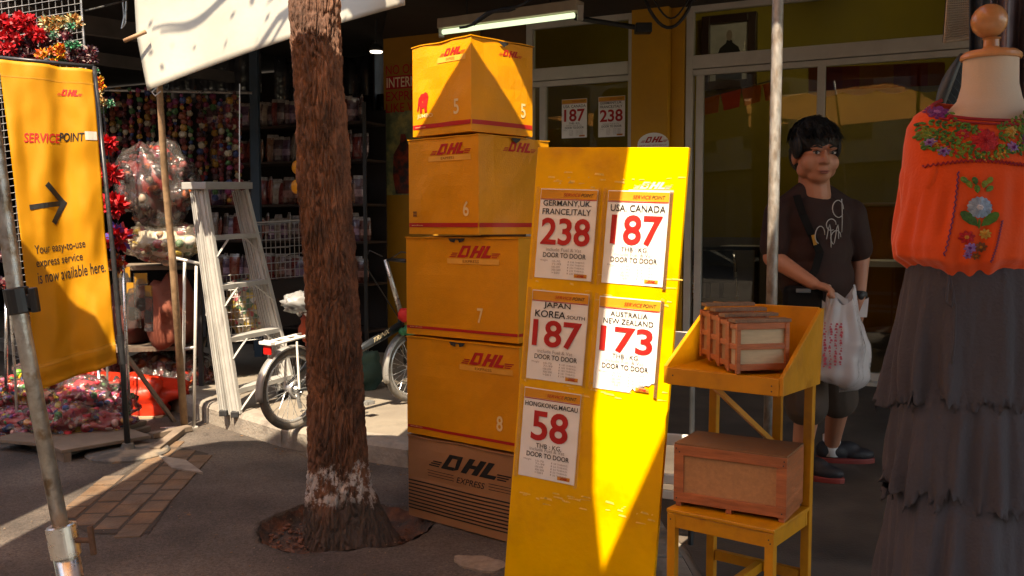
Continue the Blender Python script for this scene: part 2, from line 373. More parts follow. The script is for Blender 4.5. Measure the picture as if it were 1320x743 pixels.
b = B(); fbox(b, sL, sWL - .1, .0, 3.0, -.15, 0); fbox(b, sWL - .1, sP0, .12, .75, -.12, 0); b.obj('wall', mat('dark_shop_wall', (.10, .05, .02), .7, .3, 3), shop)
b = B(); fbox(b, sP0, sP1, .1, 3.0, -.2, .10); fbox(b, sP1 + .002, sP2 - .01, .1, 3.0, -.2, .03); b.obj('pillar', M_ywall, shop, bevel=.004)
b = B(); fbox(b, sR, 7, .1, 3.0, -.2, .0); b.obj('wall', M_ywall, shop)
def frame(b, s0, s1, z0, z1, w=.05, d0=-.05, d1=.02):
    fbox(b, s0, s0 + w, z0, z1, d0, d1); fbox(b, s1 - w, s1, z0, z1, d0, d1); fbox(b, s0 + w, s1 - w, z1 - w, z1, d0, d1 - .002); fbox(b, s0 + w, s1 - w, z0, z0 + w, d0, d1 - .002)
M_glass = clearmat('window_glass', (.78, .78, .72), 0, .015)
def glazing(name, s0, s1, muls, ztop):
    w = B(); frame(w, s0, s1, .15, ztop, .055)
    fbox(w, s0 + .055, s1 - .055, zt0, zt1, -.045, .025)
    fbox(w, s0 + .055, s1 - .055, zt0 - .05, zt0 - .006, -.04, .010)
    for m in muls: fbox(w, m - .028, m + .028, .205, zt0 - .05, -.04, .015)
    fr = w.obj(name, M_aluw, shop, bevel=.003)
    xs = [s0 + .055] + list(muls) + [s1 - .055]
    for i in range(len(xs) - 1):
        g = B(); fbox(g, xs[i] + .02, xs[i + 1] - .02, .2, zt0 - .03, -.022, -.016); g.obj('pane', M_glass, fr)
    g = B(); fbox(g, s0 + .05, s1 - .05, zt1 - .01, ztop - .04, -.022, -.016); g.obj('pane', M_glass, fr)
    return fr
glazing('sliding_door', sP2, sR, [sP2 + .11, sM, sM + 1.25], 3.0)
glazing('shop_window', sWL - .1, sP0, [fs(F(700, 150))], 3.0)
b = B(); fbox(b, sP2, sR, .1, .15, -.12, .12); b.obj('threshold', M_aluw, shop)
# ceiling over the pavement
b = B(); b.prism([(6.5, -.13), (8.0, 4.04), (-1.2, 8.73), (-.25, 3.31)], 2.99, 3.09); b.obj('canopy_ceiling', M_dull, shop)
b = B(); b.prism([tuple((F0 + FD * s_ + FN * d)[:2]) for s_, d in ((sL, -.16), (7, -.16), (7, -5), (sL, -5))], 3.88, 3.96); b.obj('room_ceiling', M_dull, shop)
# room
b = B(); fbox(b, sL, 7, .1, .149, -4.2, -.13); b.obj('room_floor', mat('room_tile', (.16, .13, .11), .35, .1, 2), shop)
b = B(); fbox(b, sL, 7, 1.15, 3.9, -3.3, -3.2); b.obj('back_wall', M_olive, shop)
b = B(); fbox(b, sL, 7, .1, 1.15, -3.3, -3.19); b.obj('dado', M_gwall, shop)
b = B(); fbox(b, sL - .1, sL, .1, 3.9, -3.3, -.15); fbox(b, 7, 7.1, .1, 3.9, -3.3, -.15); b.obj('side_wall', M_ywall, shop)
# upper storeys (out of frame, stop the light)
b = B(); fbox(b, sL, 7, 3.96, 9, -8, 0); fbox(b, sL, 7, 3.09, 3.955, -.15, 0); b.obj('upper_storey', M_ywall, shop)
# round sticker of the courier on the pillar
def fmap(x, y, dep):    # mapping on the facade: metres right / up from a pixel
    o = F(x, y, dep); return plane(o, FD, (0, 0, 1), .002)
b = B(); fm = fmap(842, 186, .102); pts = [(.13 * math.cos(a) * 1.0, .09 * math.sin(a) - .0) for a in [math.pi * k / 14 for k in range(15)]] + [(-.13, -.025), (.13, -.025)]
b.face([fm(*p) for p in pts]); stk = b.obj('sticker', M_wht, shop)
b = B(); fm2 = plane(F(842, 186, .104), FD, (0, 0, 1), .002); courier_logo(b, (-.105, .012, .105, .058), fm2); put_text(b, 'SERVICEPOINT', (-.115, -.016, .115, -.004), fm2); b.obj('logo', M_red, stk)
# lamp under the ceiling
lamp = thing('fluorescent_lamp', 'lit fluorescent tube in a white batten under the shop ceiling', 'lamp', tuple(P(658, 25, 6.9)))
La, Lb = P(569, 32, 7.25), P(748, 8, 6.55)
b = B(); b.bar(La, Lb, .11, .075); b.obj('batten', mat('lamp_batten', (.40, .33, .25), .5, .1), lamp, bevel=.006)
b = B(); dn = V((0, 0, -.065)) + FN * .03; b.tube([La.lerp(Lb, .03) + dn, Lb.lerp(La, .03) + dn], .019, 12); b.obj('tube', emat('lit_tube', (.70, 1.0, .72), .32), lamp, smooth=True)
b = B()
for t_ in (.0, 1.0): q = La.lerp(Lb, t_); b.box(q + V((-.02, -.03, -.095)), q + V((.02, .03, .0)))
b.obj('end_cap', M_aluw, lamp)
b = B(); b.tube([V((q.x, q.y, 3.0)) for q in [La.lerp(Lb, .2)]] + [La.lerp(Lb, .2)], .006, 6); b.tube([V((La.lerp(Lb, .8).x, La.lerp(Lb, .8).y, 3.0)), La.lerp(Lb, .8)], .006, 6); b.obj('hanger', M_dark, lamp)
b = B(); pts = [P(592 + 9 * k, 36 - 3.6 * k + 3 * math.sin(k * .9), 5.6) for k in range(14)]; b.tube(pts, .008, 6); b.tube([p + V((0, 0, .012 * math.sin(i))) for i, p in enumerate(pts[2:9])], .012, 6)
tag(b.obj('overhead_cable', M_dark, smooth=True), 'black cable slung across in front of the lit tube lamp', 'cable')
b = B(); pts = [P(832 + 5.5 * k, 0 + 36 * math.sin(math.pi * min(1, k / 11)) ** .8 - (0 if k < 8 else 0), 6.6) for k in range(13)]; b.tube(pts, .012, 8)
pts = [P(840 + 5 * k, -6 + 30 * math.sin(math.pi * k / 10), 6.7) for k in range(11)]; b.tube(pts, .007, 6)
tag(b.obj('hanging_cable', M_dark, smooth=True), 'black cable loop hanging in front of the yellow pillar', 'cable')
b = B(); q = P(829, 37, 6.95); b.box(q - V((.06, .05, .035)), q + V((.06, .05, .035))); b.tube([q, q + V((-.5, .1, .10))], .02, 8); tag(b.obj('junction_box', M_dark, bevel=.008), 'dark junction box with a pipe beside the top of the pillar', 'electrical box')

# price sheet builder (used on the board and in the window)
M_orange = mat('orange_print', (.62, .27, .02), .5, .08)
SHEETS = {
 'G': ('GERMANY,UK.', 'FRANCE,ITALY', '238'), 'U': ('USA. CANADA', '', '187'), 'J': ('JAPAN', 'KOREA,SOUTH', '187'),
 'A': ('AUSTRALIA', 'NEW ZEALAND', '173'), 'H': ('HONGKONG,MACAU', '', '58')}
def sheet(parent, key, o, u, v, label, torn=False, k=1.0, name='price_sheet'):
    u, v = V(u).normalized(), V(v).normalized(); n = u.cross(v)
    if (CP - o).dot(n) < 0: n = -n
    fm = lambda x, y, h=0: V(o) + u * x * k + v * y * k + n * (h + .0022 + .003 * max(0, abs(x) - .05) * (2.2 if y < -.05 else .5) + .0016 * math.sin(y * 40 + x * 9) ** 2)
    w, h = .105, .1485
    b = B(); poly = [(-w, -h), (w, -h), (w, h), (-w, h)]
    if torn: poly = [(-w, -h), (w - .06, -h + .004), (w - .05, -h - .008), (w - .022, -h + .018), (w, -h + .034), (w, h), (-w, h)]
    b.grid(lambda uu, vv: fm(*( (-w + 2 * w * uu, -h + 2 * h * vv) if not (torn and vv < .18 and uu > .55) else (-w + 2 * w * uu, -h + 2 * h * max(vv, .13 * (uu - .55) / .45 + .02 * math.sin(uu * 60))) )), 20, 20); sh = b.obj(name, M_wht, parent, smooth=True)
    if label: sh['label'] = label
    t = .0012
    b = B(); f1 = lambda x, y: fm(x, y, t); b.face([f1(*p) for p in [(-w + .002, h - .033), (w - .002, h - .033), (w - .002, h - .003), (-w + .002, h - .003)]])
    b.face([f1(*p) for p in [(.042, -h + .008), (.088, -h + .008), (.088, -h + .02), (.042, -h + .02)]]); b.obj('header_band', M_orange, sh)
    f2 = lambda x, y: fm(x, y, 2 * t)
    l1, l2, num = SHEETS[key]
    b = B()
    if key == 'H': put_text(b, l1, (-.098, .085, .098, .103), f2, .012)
    elif key == 'U': put_text(b, l1, (-.092, .082, .095, .104), f2, .006)
    elif key == 'J': put_text(b, l1, (-.058, .088, .042, .111), f2, .012); put_text(b, 'KOREA', (-.088, .060, .025, .083), f2, .012); put_text(b, ',SOUTH', (.027, .060, .096, .073), f2, .008)
    elif key == 'A': put_text(b, l1, (-.063, .088, .065, .104), f2, .006); put_text(b, l2, (-.085, .064, .085, .081), f2, .006)
    else: put_text(b, l1, (-.092, .089, .086, .110), f2, .010); put_text(b, l2, (-.092, .060, .085, .083), f2, .010)
    if key in 'UAH': put_text(b, 'THB : KG.', (-.045, -.044, .048, -.030) if key != 'H' else (-.045, -.047, .05, -.032), f2, .004)
    put_text(b, 'DOOR TO DOOR', (-.078, -.079, .080, -.063), f2, .010)
    put_text(b, 'POINT', (.046, .1235, .090, .1345), f2, .006, .25)
    b.obj('lettering', M_blk, sh)
    b = B(); top = .052 if key not in 'U' else .070
    if key == 'H': put_text(b, num, (-.068, -.024, .068, .076), f2, .022)
    elif key == 'U': put_text(b, num, (-.085, -.024, .088, .072), f2, .022)
    else: put_text(b, num, (-.092, -.038 if key != 'A' else -.026, .088, .052 if key != 'A' else .056), f2, .022)
    put_text(b, 'SERVICE', (-.018, .1235, .044, .1345), f2, .002, .25); b.face([f2(*p) for p in [(-w + .002, h - .0365), (w - .002, h - .0365), (w - .002, h - .034), (-w + .002, h - .034)]])
    courier_logo(b, (.046, -h + .010, .084, -h + .0175), f2)
    b.obj('price_number', M_red, sh)
    b = B(); put_text(b, 'include Fuel & Vat', (-.068, -.058, .062, -.047), f2, 0)
    put_text(b, 'Weight', (-.088, -.094, -.058, -.086), f2)
    rng = random.Random(key)
    for r_ in range(5):
        y = -.094 - r_ * .0095
        put_text(b, ['10-70', '71-99', '100-299', '300-500', '>501'][r_], (-.042, y, -.012 + .004 * (r_ % 2), y + .0065), f2)
        put_text(b, '฿ %d THB/KG.' % (int(num) - 2 * r_), (.016, y, .078, y + .0065), f2)
    b.obj('small_print', M_gry, sh)
    return sh
# two price sheets in the shop window
for key, (x0, y0, x1, y1), lab in (('U', (724, 126, 757, 180), 'USA and Canada price sheet in the shop window, left of the pair'), ('G', (771, 123, 806, 178), 'Germany and France price sheet in the shop window, nearer the pillar')):
    c = F((x0 + x1) / 2, (y0 + y1) / 2, -.008); kk = (F(x0, (y0 + y1) / 2) - F(x1, (y0 + y1) / 2)).length / .21
    root = thing('window_notice', lab, 'notice', tuple(c)); sheet(root, key, c, FD, (0, 0, 1), None, k=kk * .98, name='paper')
# tall yellow advertising panel left of the boxes
pa = thing('advertising_panel', 'tall yellow panel with red slogan and map picture left of the boxes', 'poster', tuple(F(512, 470, .04)))
b = B(); a0 = F(494, 46, .05); s0 = fs(a0); s1 = s0 + 1.0; fbox(b, s0, s1, .15, a0.z, .02, .05); b.obj('panel', mat('panel_yellow', (.33, .15, .012), .5, .1), pa)
zA, zB = F(494, 145, .05).z, F(494, 252, .05).z
b = B(); fbox(b, s0 + .01, s1 - .01, zB, zA, .051, .053); b.obj('map_picture', mat('map_print', (.16, .17, .09), .5, .5, 9, col2=(.26, .22, .08), mixscale=9), pa)
b = B(); fm = plane(F0 + FD * s0 + FN * .05, FD, (0, 0, 1), .006)
for t_, ya, yb, wd in (('NO ONE CAN', 85, 97, .62), ('EXPRESS', 119, 131, .42), ('LIKE WE DO', 134, 146, .6)): put_text(b, t_, (.03, F(500, yb, .05).z, .03 + wd, F(500, ya, .05).z), fm, .008)
b.face([fm(*p) for p in [(.03, F(500, 116, .05).z), (.8, F(500, 116, .05).z), (.8, F(500, 99, .05).z), (.03, F(500, 99, .05).z)]]); b.obj('slogan', M_red, pa)
b = B(); fm = plane(F0 + FD * s0 + FN * .05, FD, (0, 0, 1), .010); put_text(b, 'INTERNATIONAL', (.04, F(500, 114, .05).z, .78, F(500, 101, .05).z), fm, .008); b.obj('lettering', M_pale, pa)
b = B(); fm = plane(F0 + FD * s0 + FN * .05, FD, (0, 0, 1), .010); x_ = .13; z_ = F(515, 250, .05).z
b.face([fm(x_ + px, z_ + py) for px, py in [(0, 0), (.16, 0), (.2, .2), (.18, .38), (.13, .46), (.11, .54), (.06, .54), (.05, .46), (-.02, .36), (-.03, .18)]]); b.obj('printed_figure', mat('figure_print', (.22, .03, .015), .5, .5, 12, col2=(.03, .02, .02), mixscale=10), pa)

# things inside the shop, seen through the glass
D1 = -3.1
def room(x, y, dep): return F(x, y, dep)
fr_ = thing('framed_portrait', 'dark framed portrait of a man in a black suit high on the shop wall', 'picture', tuple(room(938, 110, D1)))
a0, a1 = room(905, 22, D1), room(974, 106, D1); sa, sb = fs(a0), fs(a1); za, zb = min(a0.z, a1.z), max(a0.z, a1.z)
za -= .05; b = B(); frame(b, sa, sb, za, zb, .09, D1 - .06, D1 + .02); b.obj('frame', mat('dark_frame', (.03, .012, .008), .4, .2), fr_, bevel=.005)
b = B(); fbox(b, sa + .09, sb - .09, za + .09, zb - .09, D1 - .05, D1 - .03); b.obj('picture', mat('grey_photo', (.42, .41, .40), .4, .2, 3), fr_)
b = B(); w_ = sb - sa; fm = plane(F0 + FD * sa + FN * (D1 - .028), FD, (0, 0, 1), .003); h_ = zb - za
b.face([fm(.5 * w_ + x * w_, za + y * h_) for x, y in [(-.24, .12), (.24, .12), (.24, .42), (.17, .56), (.06, .62), (.05, .66), (-.05, .66), (-.06, .62), (-.17, .56), (-.24, .42)]]); b.obj('suit', M_blk, fr_)
b = B(); b.face([fm(.5 * w_ + .055 * w_ * math.cos(a), za + .72 * h_ + .075 * h_ * math.sin(a)) for a in [k * .45 for k in range(14)]]); b.obj('face', mat('photo_skin', (.26, .20, .17), .5), fr_)
def room_table(name, lab, x0, x1, ytop, dep, mtop, cat, depth=.6):
    a0, a1 = room(x0, ytop, dep), room(x1, ytop, dep); t = thing(name, lab, cat, tuple(a0)); s0, s1 = fs(a0), fs(a1); z = a0.z
    b = B(); fbox(b, s0, s1, z - .03, z, dep - depth, dep); b.obj('top', mtop, t, bevel=.005)
    for s_ in (s0 + .03, s1 - .07):
        for d_ in (dep - depth + .03, dep - .07): b = B(); fbox(b, s_, s_ + .04, .15, z - .03, d_, d_ + .04); b.obj('leg', M_dark, t)
    return t, s0, s1, z
t1, s0, s1, z = room_table('folding_table', 'dark folding table behind the glass left of the young man', 905, 982, 318, -1.4, M_dark, 'table')
b = B(); fbox(b, s0 + .15, s0 + .62, z + .002, z + .008, -1.85, -1.5); tag(b.obj('paper', M_wht), 'white sheet of paper on the dark folding table', 'paper')
t2, s0, s1, z = room_table('desk', 'orange wooden counter behind the right hand glass', 1075, 1240, 262, -1.9, mat('counter_top', (.35, .28, .2), .4), 'counter', .7)
b = B(); fbox(b, s0 + .01, s1 - .01, .3, z - .035, -1.94, -1.91); b.obj('front_panel', mat('orange_laminate', (.30, .10, .015), .5, .15, 3), t2)
b = B(); fbox(b, s0 + .25, s0 + .85, z * .62, z * .62 + .05, -1.88, -1.4); tag(b.obj('paper_stack', M_wht), 'pale stack of paper in front of the orange counter', 'paper')
ch = thing('folding_chair', 'dark folding chair behind the glass beside the folding table', 'chair', tuple(room(930, 345, -1.0)))
q = room(930, 345, -1.0); q.z = .15; b = B(); b.obox(q + V((-.2, 0, .43)), (.4, 0, 0), (0, .38, 0), (0, 0, .03)); b.obj('seat', M_dark, ch)
b = B(); b.obox(q + V((-.2, .37, .6)), (.4, 0, 0), (0, .03, 0), (0, .05, .3)); b.obj('backrest', M_dark, ch)
for sx in (-1, 1):
    b = B(); b.tube([q + V((.2 * sx, 0, 0)), q + V((.2 * sx, .38, .88))], .012, 8); b.obj('leg', M_chrome, ch)
    b = B(); b.tube([q + V((.18 * sx, .42, 0)), q + V((.18 * sx, 0, .45))], .012, 8); b.obj('leg', M_chrome, ch)

rl = thing('room_lamp', 'lit tube lamp on the shop ceiling inside, seen high through the glass', 'lamp', tuple(F0 + FD * (sM - .6) - FN * 1.6 + V((0, 0, 3.7))))
q = F0 + FD * (sM - .6) - FN * 1.6 + V((0, 0, 3.78)); b = B(); b.tube([q - FN * .6, q + FN * .6], .022, 10); b.obj('tube', emat('lit_room_tube', (1, .95, .75), 14.0), rl)
b = B(); b.bar(q - FN * .63 + V((0, 0, .06)), q + FN * .63 + V((0, 0, .06)), .07, .05); b.obj('batten', MATS['lamp_batten'], rl)
# cloth hung inside the shop in place of street reflections in the glass
def mirror(p): d = (p - F0).dot(FN); return p - FN * (2 * d)
b = B(); M_cloth = mat('bunting_cloth', (1, 1, 1), .8, .1, attr=True, trans=.4)
cols = [(.75, .28, .03), (.85, .12, .02), (.75, .28, .03), (.70, .22, .03)]
for k in range(4):
    b.face([room(x, y, -.7) for x, y in [(902 + 27 * k, 127 - 6 * k), (928 + 27 * k, 121 - 6 * k), (926 + 27 * k, 145 - 7 * k), (906 + 27 * k, 149 - 6 * k)]], cols[k])
b.tube([room(890, 131, -.7), room(1010, 100, -.7)], .004, 5, c=(.2, .15, .1))
tag(b.obj('bunting', M_cloth, solid=.004), 'orange and red cloth bunting standing in for a street reflection in the left glass door', 'bunting')
va = thing('awning_reflection', 'orange and red cloth valance with white scalloped edge standing in for an awning reflected in the right glass', 'valance', tuple(room(1130, 128, -.8)))  # added cloth, stands in for the street awning mirrored in the glass
b = B(); xs = [1042 + 22 * k for k in range(9)]
for k in range(8): b.face([room(xs[k], 88 - k, -.8), room(xs[k + 1], 87 - k, -.8), room(xs[k + 1], 117 - k, -.8), room(xs[k], 118 - k, -.8)], [(.40, .14, .03), (.28, .05, .06), (.36, .06, .03), (.42, .16, .03)][k % 4])
b.obj('cloth', M_cloth, va, solid=.004)
b = B(); b.grid(lambda u, v: room(1042 + 176 * u, 118 - 8 * u + (3 + 5 * abs(math.sin(u * 4 * math.pi))) * v, -.79), 60, 2); b.obj('scalloped_edge', mat('white_valance_edge', (.6, .58, .54), .8, .05, trans=.4), va, solid=.004)
opp = thing('shophouse', 'row of old shophouses across the street behind the viewer', 'building', (-2, -9.5, 0))
b = B(); b.box((-16, -16, 0), (9, -9.5, 8)); b.obj('wall', mat('shophouse_wall', (.22, .18, .14), .8, .25, 1.2), opp)
for k in range(9):
    b = B(); b.box((-15 + 2.7 * k, -9.5, 3.6), (-13.4 + 2.7 * k, -9.44, 5.4)); b.obj('window', M_dark, opp)
    b = B(); b.box((-15.3 + 2.7 * k, -9.5, .1), (-13.0 + 2.7 * k, -9.45, 2.6)); b.obj('shutter', mat('shutter_grey', (.12, .11, .10), .6, .2), opp)
b = B(); b.box((-16, -9.499, 2.9), (9, -8.6, 3.0)); b.obj('ledge', M_kerb, opp)
op2 = thing('sky_block_house', 'plain unseen house on the far left, blocking sky from the window reflections', 'building', (-15, -1, 0))  # unseen house, added to keep bright sky out of the shop window reflections
b = B(); b.box((-22, -9.4, 0), (-15, 9, 8)); b.obj('wall', MATS['shophouse_wall'], op2)
for k in range(6):
    b = B(); b.box((-15, -8.4 + 2.8 * k, 3.6), (-14.94, -6.9 + 2.8 * k, 5.4)); b.obj('window', M_dark, op2)
    b = B(); b.box((-15, -8.6 + 2.8 * k, .1), (-14.95, -6.5 + 2.8 * k, 2.6)); b.obj('shutter', MATS['shutter_grey'], op2)
# ------------------------------------------------------------------ market canopies over the street (they throw the shade)
M_can = mat('canopy_cloth', (.85, .58, .32), .85, .1, 2, trans=.6)
M_can2 = mat('dark_canopy_cloth', (.16, .08, .05), .85, .1, 2, trans=.1)
def canopy(name, label, poly, z, peak, dz, pole=None):
    t = thing(name, label, 'parasol' if pole is None or True else 'canopy', (peak[0], peak[1], 0))
    b = B(); n = len(poly); c = V((peak[0], peak[1], z + dz))
    for i in range(n):
        a, d = V((*poly[i], z)), V((*poly[(i + 1) % n], z))
        b.pieces([a, d, c], [(0, 1, 2)])
    b.obj('canopy', M_can2 if 'dummy' in label else M_can, t, solid=.004); return t
pB = canopy('market_parasol', 'leaning steel parasol pole in front of the yellow banner, its cloth out of sight above', [(-2.55, .5), (-2.48, 1.7), (-2.38, 2.6), (-2.33, 3.35), (-2.15, 3.5), (-1.95, 3.52), (-1.75, 3.42), (-1.55, 3.24), (-1.3, 3.195), (.46, 3.175), (.173, 2.047), (.05, 1.752), (-.003, 1.594), (-.06, 1.432), (-.095, 1.249), (-.105, 1.04), (-.3, -.3), (-2.6, -.3)], 2.9, (-1.256, 1.8), .22)
pC = canopy('market_parasol', 'parasol out of sight over the clothes dummy', [(-.112, 1.04), (-.09, 1.075), (.018, 1.183), (.151, 1.319), (.27, 1.48), (.36, 1.72), (.42, 1.95), (.60, 2.13), (.765, 2.39), (.85, 2.62), (.875, 2.83), (.90, 3.02), (1.1, 3.1), (3.2, 3.2), (3.2, -.9), (-.1, -.9)], 2.88, (1.7, 1.2), .22)
pA = canopy('market_parasol', 'parasol out of sight over the goods on the left', [(-2.9, .6), (-2.62, 1.9), (-2.52, 2.6), (-2.42, 3.33), (-2.62, 3.7), (-3.0, 3.85), (-4.6, 4.2), (-5.2, 2.4), (-4.6, .6)], 2.9, (-3.7, 2.3), .22)
for t, q in ((pC, (1.7, 1.2)), (pA, (-3.7, 2.3))):
    b = B(); b.tube([V((*q, 0)), V((*q, 3.3))], .024, 10); b.obj('pole', M_steel, t, smooth=True)
    b = B(); b.lathe([(.24, 0), (.24, .05), (.05, .08), (.04, .3)], V((*q, .0)), 24); b.obj('base', M_dark, t)
# silver pole of the left parasol
def PP(x, y): return P(x, y, 1.8)
jn = PP(80, 688); dirn = (PP(22, 388) - jn).normalized(); top = jn + dirn * ((3.3 - jn.z) / dirn.z); bot = jn - dirn * ((jn.z) / dirn.z)
kk = PP(-4, 205)
b = B(); b.tube([jn - dirn * .02, PP(22, 388), kk, kk + (kk - PP(22, 388)).normalized() * .8, V((-1.256, 1.8, 3.32))], .0152, 16); b.obj('pole', mat('worn_steel_tube', (.36, .34, .31), .38, .35, 25, .25, 60, metal=.75, col2=(.20, .14, .09), mixscale=26, mixlo=.54, mixhi=.66), pB, smooth=True)
b = B(); b.tube([jn, bot], .0245, 18); b.obj('lower_pole', mat('steel_sleeve', (.55, .53, .50), .28, .2, 30, metal=.9), pB, smooth=True)
b = B(); b.tube([jn + dirn * .018, jn + dirn * .016, jn - dirn * .045, jn - dirn * .047], [.022, .0285, .0285, .024], 40); b.obj('collar', MATS['steel_sleeve'], pB, smooth=False)
b = B(); q = jn - dirn * .014; b.tube([q, q + V((.062, -.01, .004))], .006, 8); b.bar(q + V((.058, -.01, .032)), q + V((.064, -.01, -.026)), .010, .010); b.obj('clamp_screw', mat('rusty_iron', (.10, .05, .03), .7, .4, 60, metal=.4), pB, bevel=.002)
b = B(); q = PP(23, 388); b.tube([q - dirn * .026, q + dirn * .026], .023, 16); b.bar(q + V((.03, -.002, .026)), q + V((.036, -.002, -.022)), .014, .016); b.box(q + V((.018, -.008, -.014)), q + V((.034, .008, .014))); b.obj('plastic_clamp', mat('black_plastic', (.015, .014, .014), .35, .1), pB, bevel=.003)
b = B(); b.lathe([(.25, 0), (.25, .06), (.06, .09), (.045, .28)], V((bot.x, bot.y, 0)), 28); b.obj('base', M_dark, pB)

# ------------------------------------------------------------------ tree
tree = thing('street_tree', 'street tree with rough brown bark and old white paint round its foot', 'tree', (TC.x, TC.y, 0))
axis = [(441, 712), (438, 655), (437, 600), (433, 500), (427, 380), (420, 260), (414, 150), (407, 60), (404, 0), (400, -120), (396, -300)]
ax = [P(x, y, 3.86) for x, y in axis]; ax[0].z = -.08
rads = [.150, .140, .120, .114, .104, .100, .099, .098, .098, .096, .092]
def axis_at(z):
    for i in range(len(ax) - 1):
        if z <= ax[i + 1].z or i == len(ax) - 2:
            f = (z - ax[i].z) / (ax[i + 1].z - ax[i].z); return ax[i].lerp(ax[i + 1], f), rads[i] + (rads[i + 1] - rads[i]) * f
def bark(u, v):
    z = -.08 + 3.6 * v; c, r = axis_at(z); a = 2 * math.pi * u; dx, dy = math.cos(a), math.sin(a)
    lump = noise.noise(V((dx * 1.5, dy * 1.5, z * 1.7))) * .012 + noise.noise(V((dx * 3, dy * 3, z * 3.2 + 5))) * .006
    w = noise.noise(V((dx * 6, dy * 6, z * 5)))
    q = V((dx * 4.6 + .55 * w, dy * 4.6 + .55 * w, z * 10 + 1.1 * w))
    d = noise.voronoi(q, distance_metric='DISTANCE')[0]; fis = min(1, (d[1] - d[0]) * 3.4)
    q2 = V((dx * 10 + .6 * w, dy * 10 + .6 * w, z * 24 + w)); d2 = noise.voronoi(q2)[0]; f2 = min(1, (d2[1] - d2[0]) * 2.6)
    flare = 0
    if z < .30: flare = (.30 - z) ** 2 * (.05 + .75 * max(0, math.cos(a + .35)) ** 2 + .22 * max(0, math.sin(a * 3 + 1.1)))
    rr = r + lump + .0135 * (fis - .7) + .0055 * (f2 - .5) + .003 * noise.noise(V((dx * 40, dy * 40, z * 40))) + flare
    return V((c.x + rr * dx, c.y + rr * dy, z))
b = B(); b.grid(bark, 300, 640, closed=True)
def barkmat():
    m = mat('tree_bark', (.175, .084, .052), .9, .5, 16, .9, 90, col2=(.095, .048, .033), mixscale=9, mixlo=.42, mixhi=.6, stretch=(1, 1, .5))
    t = m.node_tree; N = t.nodes; L = t.links; bs_ = N['Principled BSDF']; src = bs_.inputs['Base Color'].links[0].from_socket
    tc = N.new('ShaderNodeTexCoord'); sx = N.new('ShaderNodeSeparateXYZ'); L.new(tc.outputs['Object'], sx.inputs[0])
    nz = N.new('ShaderNodeTexNoise'); nz.inputs['Scale'].default_value = 11; nz.inputs['Detail'].default_value = 9; nz.inputs['Roughness'].default_value = .75; L.new(tc.outputs['Object'], nz.inputs['Vector'])
    r1 = N.new('ShaderNodeMapRange'); r1.inputs[1].default_value = .06; r1.inputs[2].default_value = .17; L.new(sx.outputs[2], r1.inputs[0])
    r2 = N.new('ShaderNodeMapRange'); r2.inputs[1].default_value = .42; r2.inputs[2].default_value = .27; L.new(sx.outputs[2], r2.inputs[0])
    mm = N.new('ShaderNodeMath'); mm.operation = 'MULTIPLY'; L.new(r1.outputs[0], mm.inputs[0]); L.new(r2.outputs[0], mm.inputs[1])
    ad = N.new('ShaderNodeMath'); ad.operation = 'MULTIPLY_ADD'; ad.inputs[1].default_value = .30; ad.inputs[2].default_value = -.15; L.new(mm.outputs[0], ad.inputs[0])
    sm = N.new('ShaderNodeMath'); sm.operation = 'ADD'; L.new(ad.outputs[0], sm.inputs[0]); L.new(nz.outputs[0], sm.inputs[1])
    r3 = N.new('ShaderNodeMapRange'); r3.inputs[1].default_value = .60; r3.inputs[2].default_value = .66; r3.inputs[4].default_value = .85; L.new(sm.outputs[0], r3.inputs[0])
    m2 = N.new('ShaderNodeMath'); m2.operation = 'MULTIPLY'; gt = N.new('ShaderNodeMath'); gt.operation = 'GREATER_THAN'; gt.inputs[1].default_value = .02; L.new(mm.outputs[0], gt.inputs[0]); L.new(r3.outputs[0], m2.inputs[0]); L.new(gt.outputs[0], m2.inputs[1])
    mx = N.new('ShaderNodeMix'); mx.data_type = 'RGBA'; L.new(m2.outputs[0], mx.inputs[0]); L.new(src, mx.inputs[6]); mx.inputs[7].default_value = (.52, .50, .50, 1); L.new(mx.outputs[2], bs_.inputs['Base Color'])
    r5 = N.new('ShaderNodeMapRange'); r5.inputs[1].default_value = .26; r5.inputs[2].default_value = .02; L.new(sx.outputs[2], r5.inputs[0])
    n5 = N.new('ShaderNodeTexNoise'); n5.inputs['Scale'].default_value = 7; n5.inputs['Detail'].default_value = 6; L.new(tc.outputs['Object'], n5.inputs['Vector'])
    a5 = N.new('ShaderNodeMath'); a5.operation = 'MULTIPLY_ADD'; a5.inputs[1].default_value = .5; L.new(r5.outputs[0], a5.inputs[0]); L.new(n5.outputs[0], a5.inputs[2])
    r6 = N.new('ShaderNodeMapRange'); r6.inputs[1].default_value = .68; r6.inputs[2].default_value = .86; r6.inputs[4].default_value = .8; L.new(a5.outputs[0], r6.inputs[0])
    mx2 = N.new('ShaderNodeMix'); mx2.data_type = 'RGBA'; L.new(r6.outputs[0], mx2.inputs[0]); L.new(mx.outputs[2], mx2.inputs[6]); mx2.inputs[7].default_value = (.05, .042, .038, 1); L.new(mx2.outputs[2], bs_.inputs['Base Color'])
    return m
b.obj('trunk', barkmat(), tree, smooth=True)
b = B(); tp = ax[-1].copy(); tp.z = 3.4; tips = []
for k in range(7):
    a = k * .9 + .3; e = tp + V((math.cos(a) * random.uniform(.5, .9), math.sin(a) * random.uniform(.5, .9), random.uniform(.9, 1.9))); mid = tp.lerp(e, .5) + V((random.uniform(-.1, .1), random.uniform(-.1, .1), .1))
    b.tube([tp + V((0, 0, -.15)), mid, e], [.06, .04, .012], 8); tips += [mid, e]
    for j in range(3):
        e2 = e + V((random.uniform(-.5, .5), random.uniform(-.5, .5), random.uniform(-.1, .5))); b.tube([mid.lerp(e, .6), e2], [.02, .006], 6); tips.append(e2)
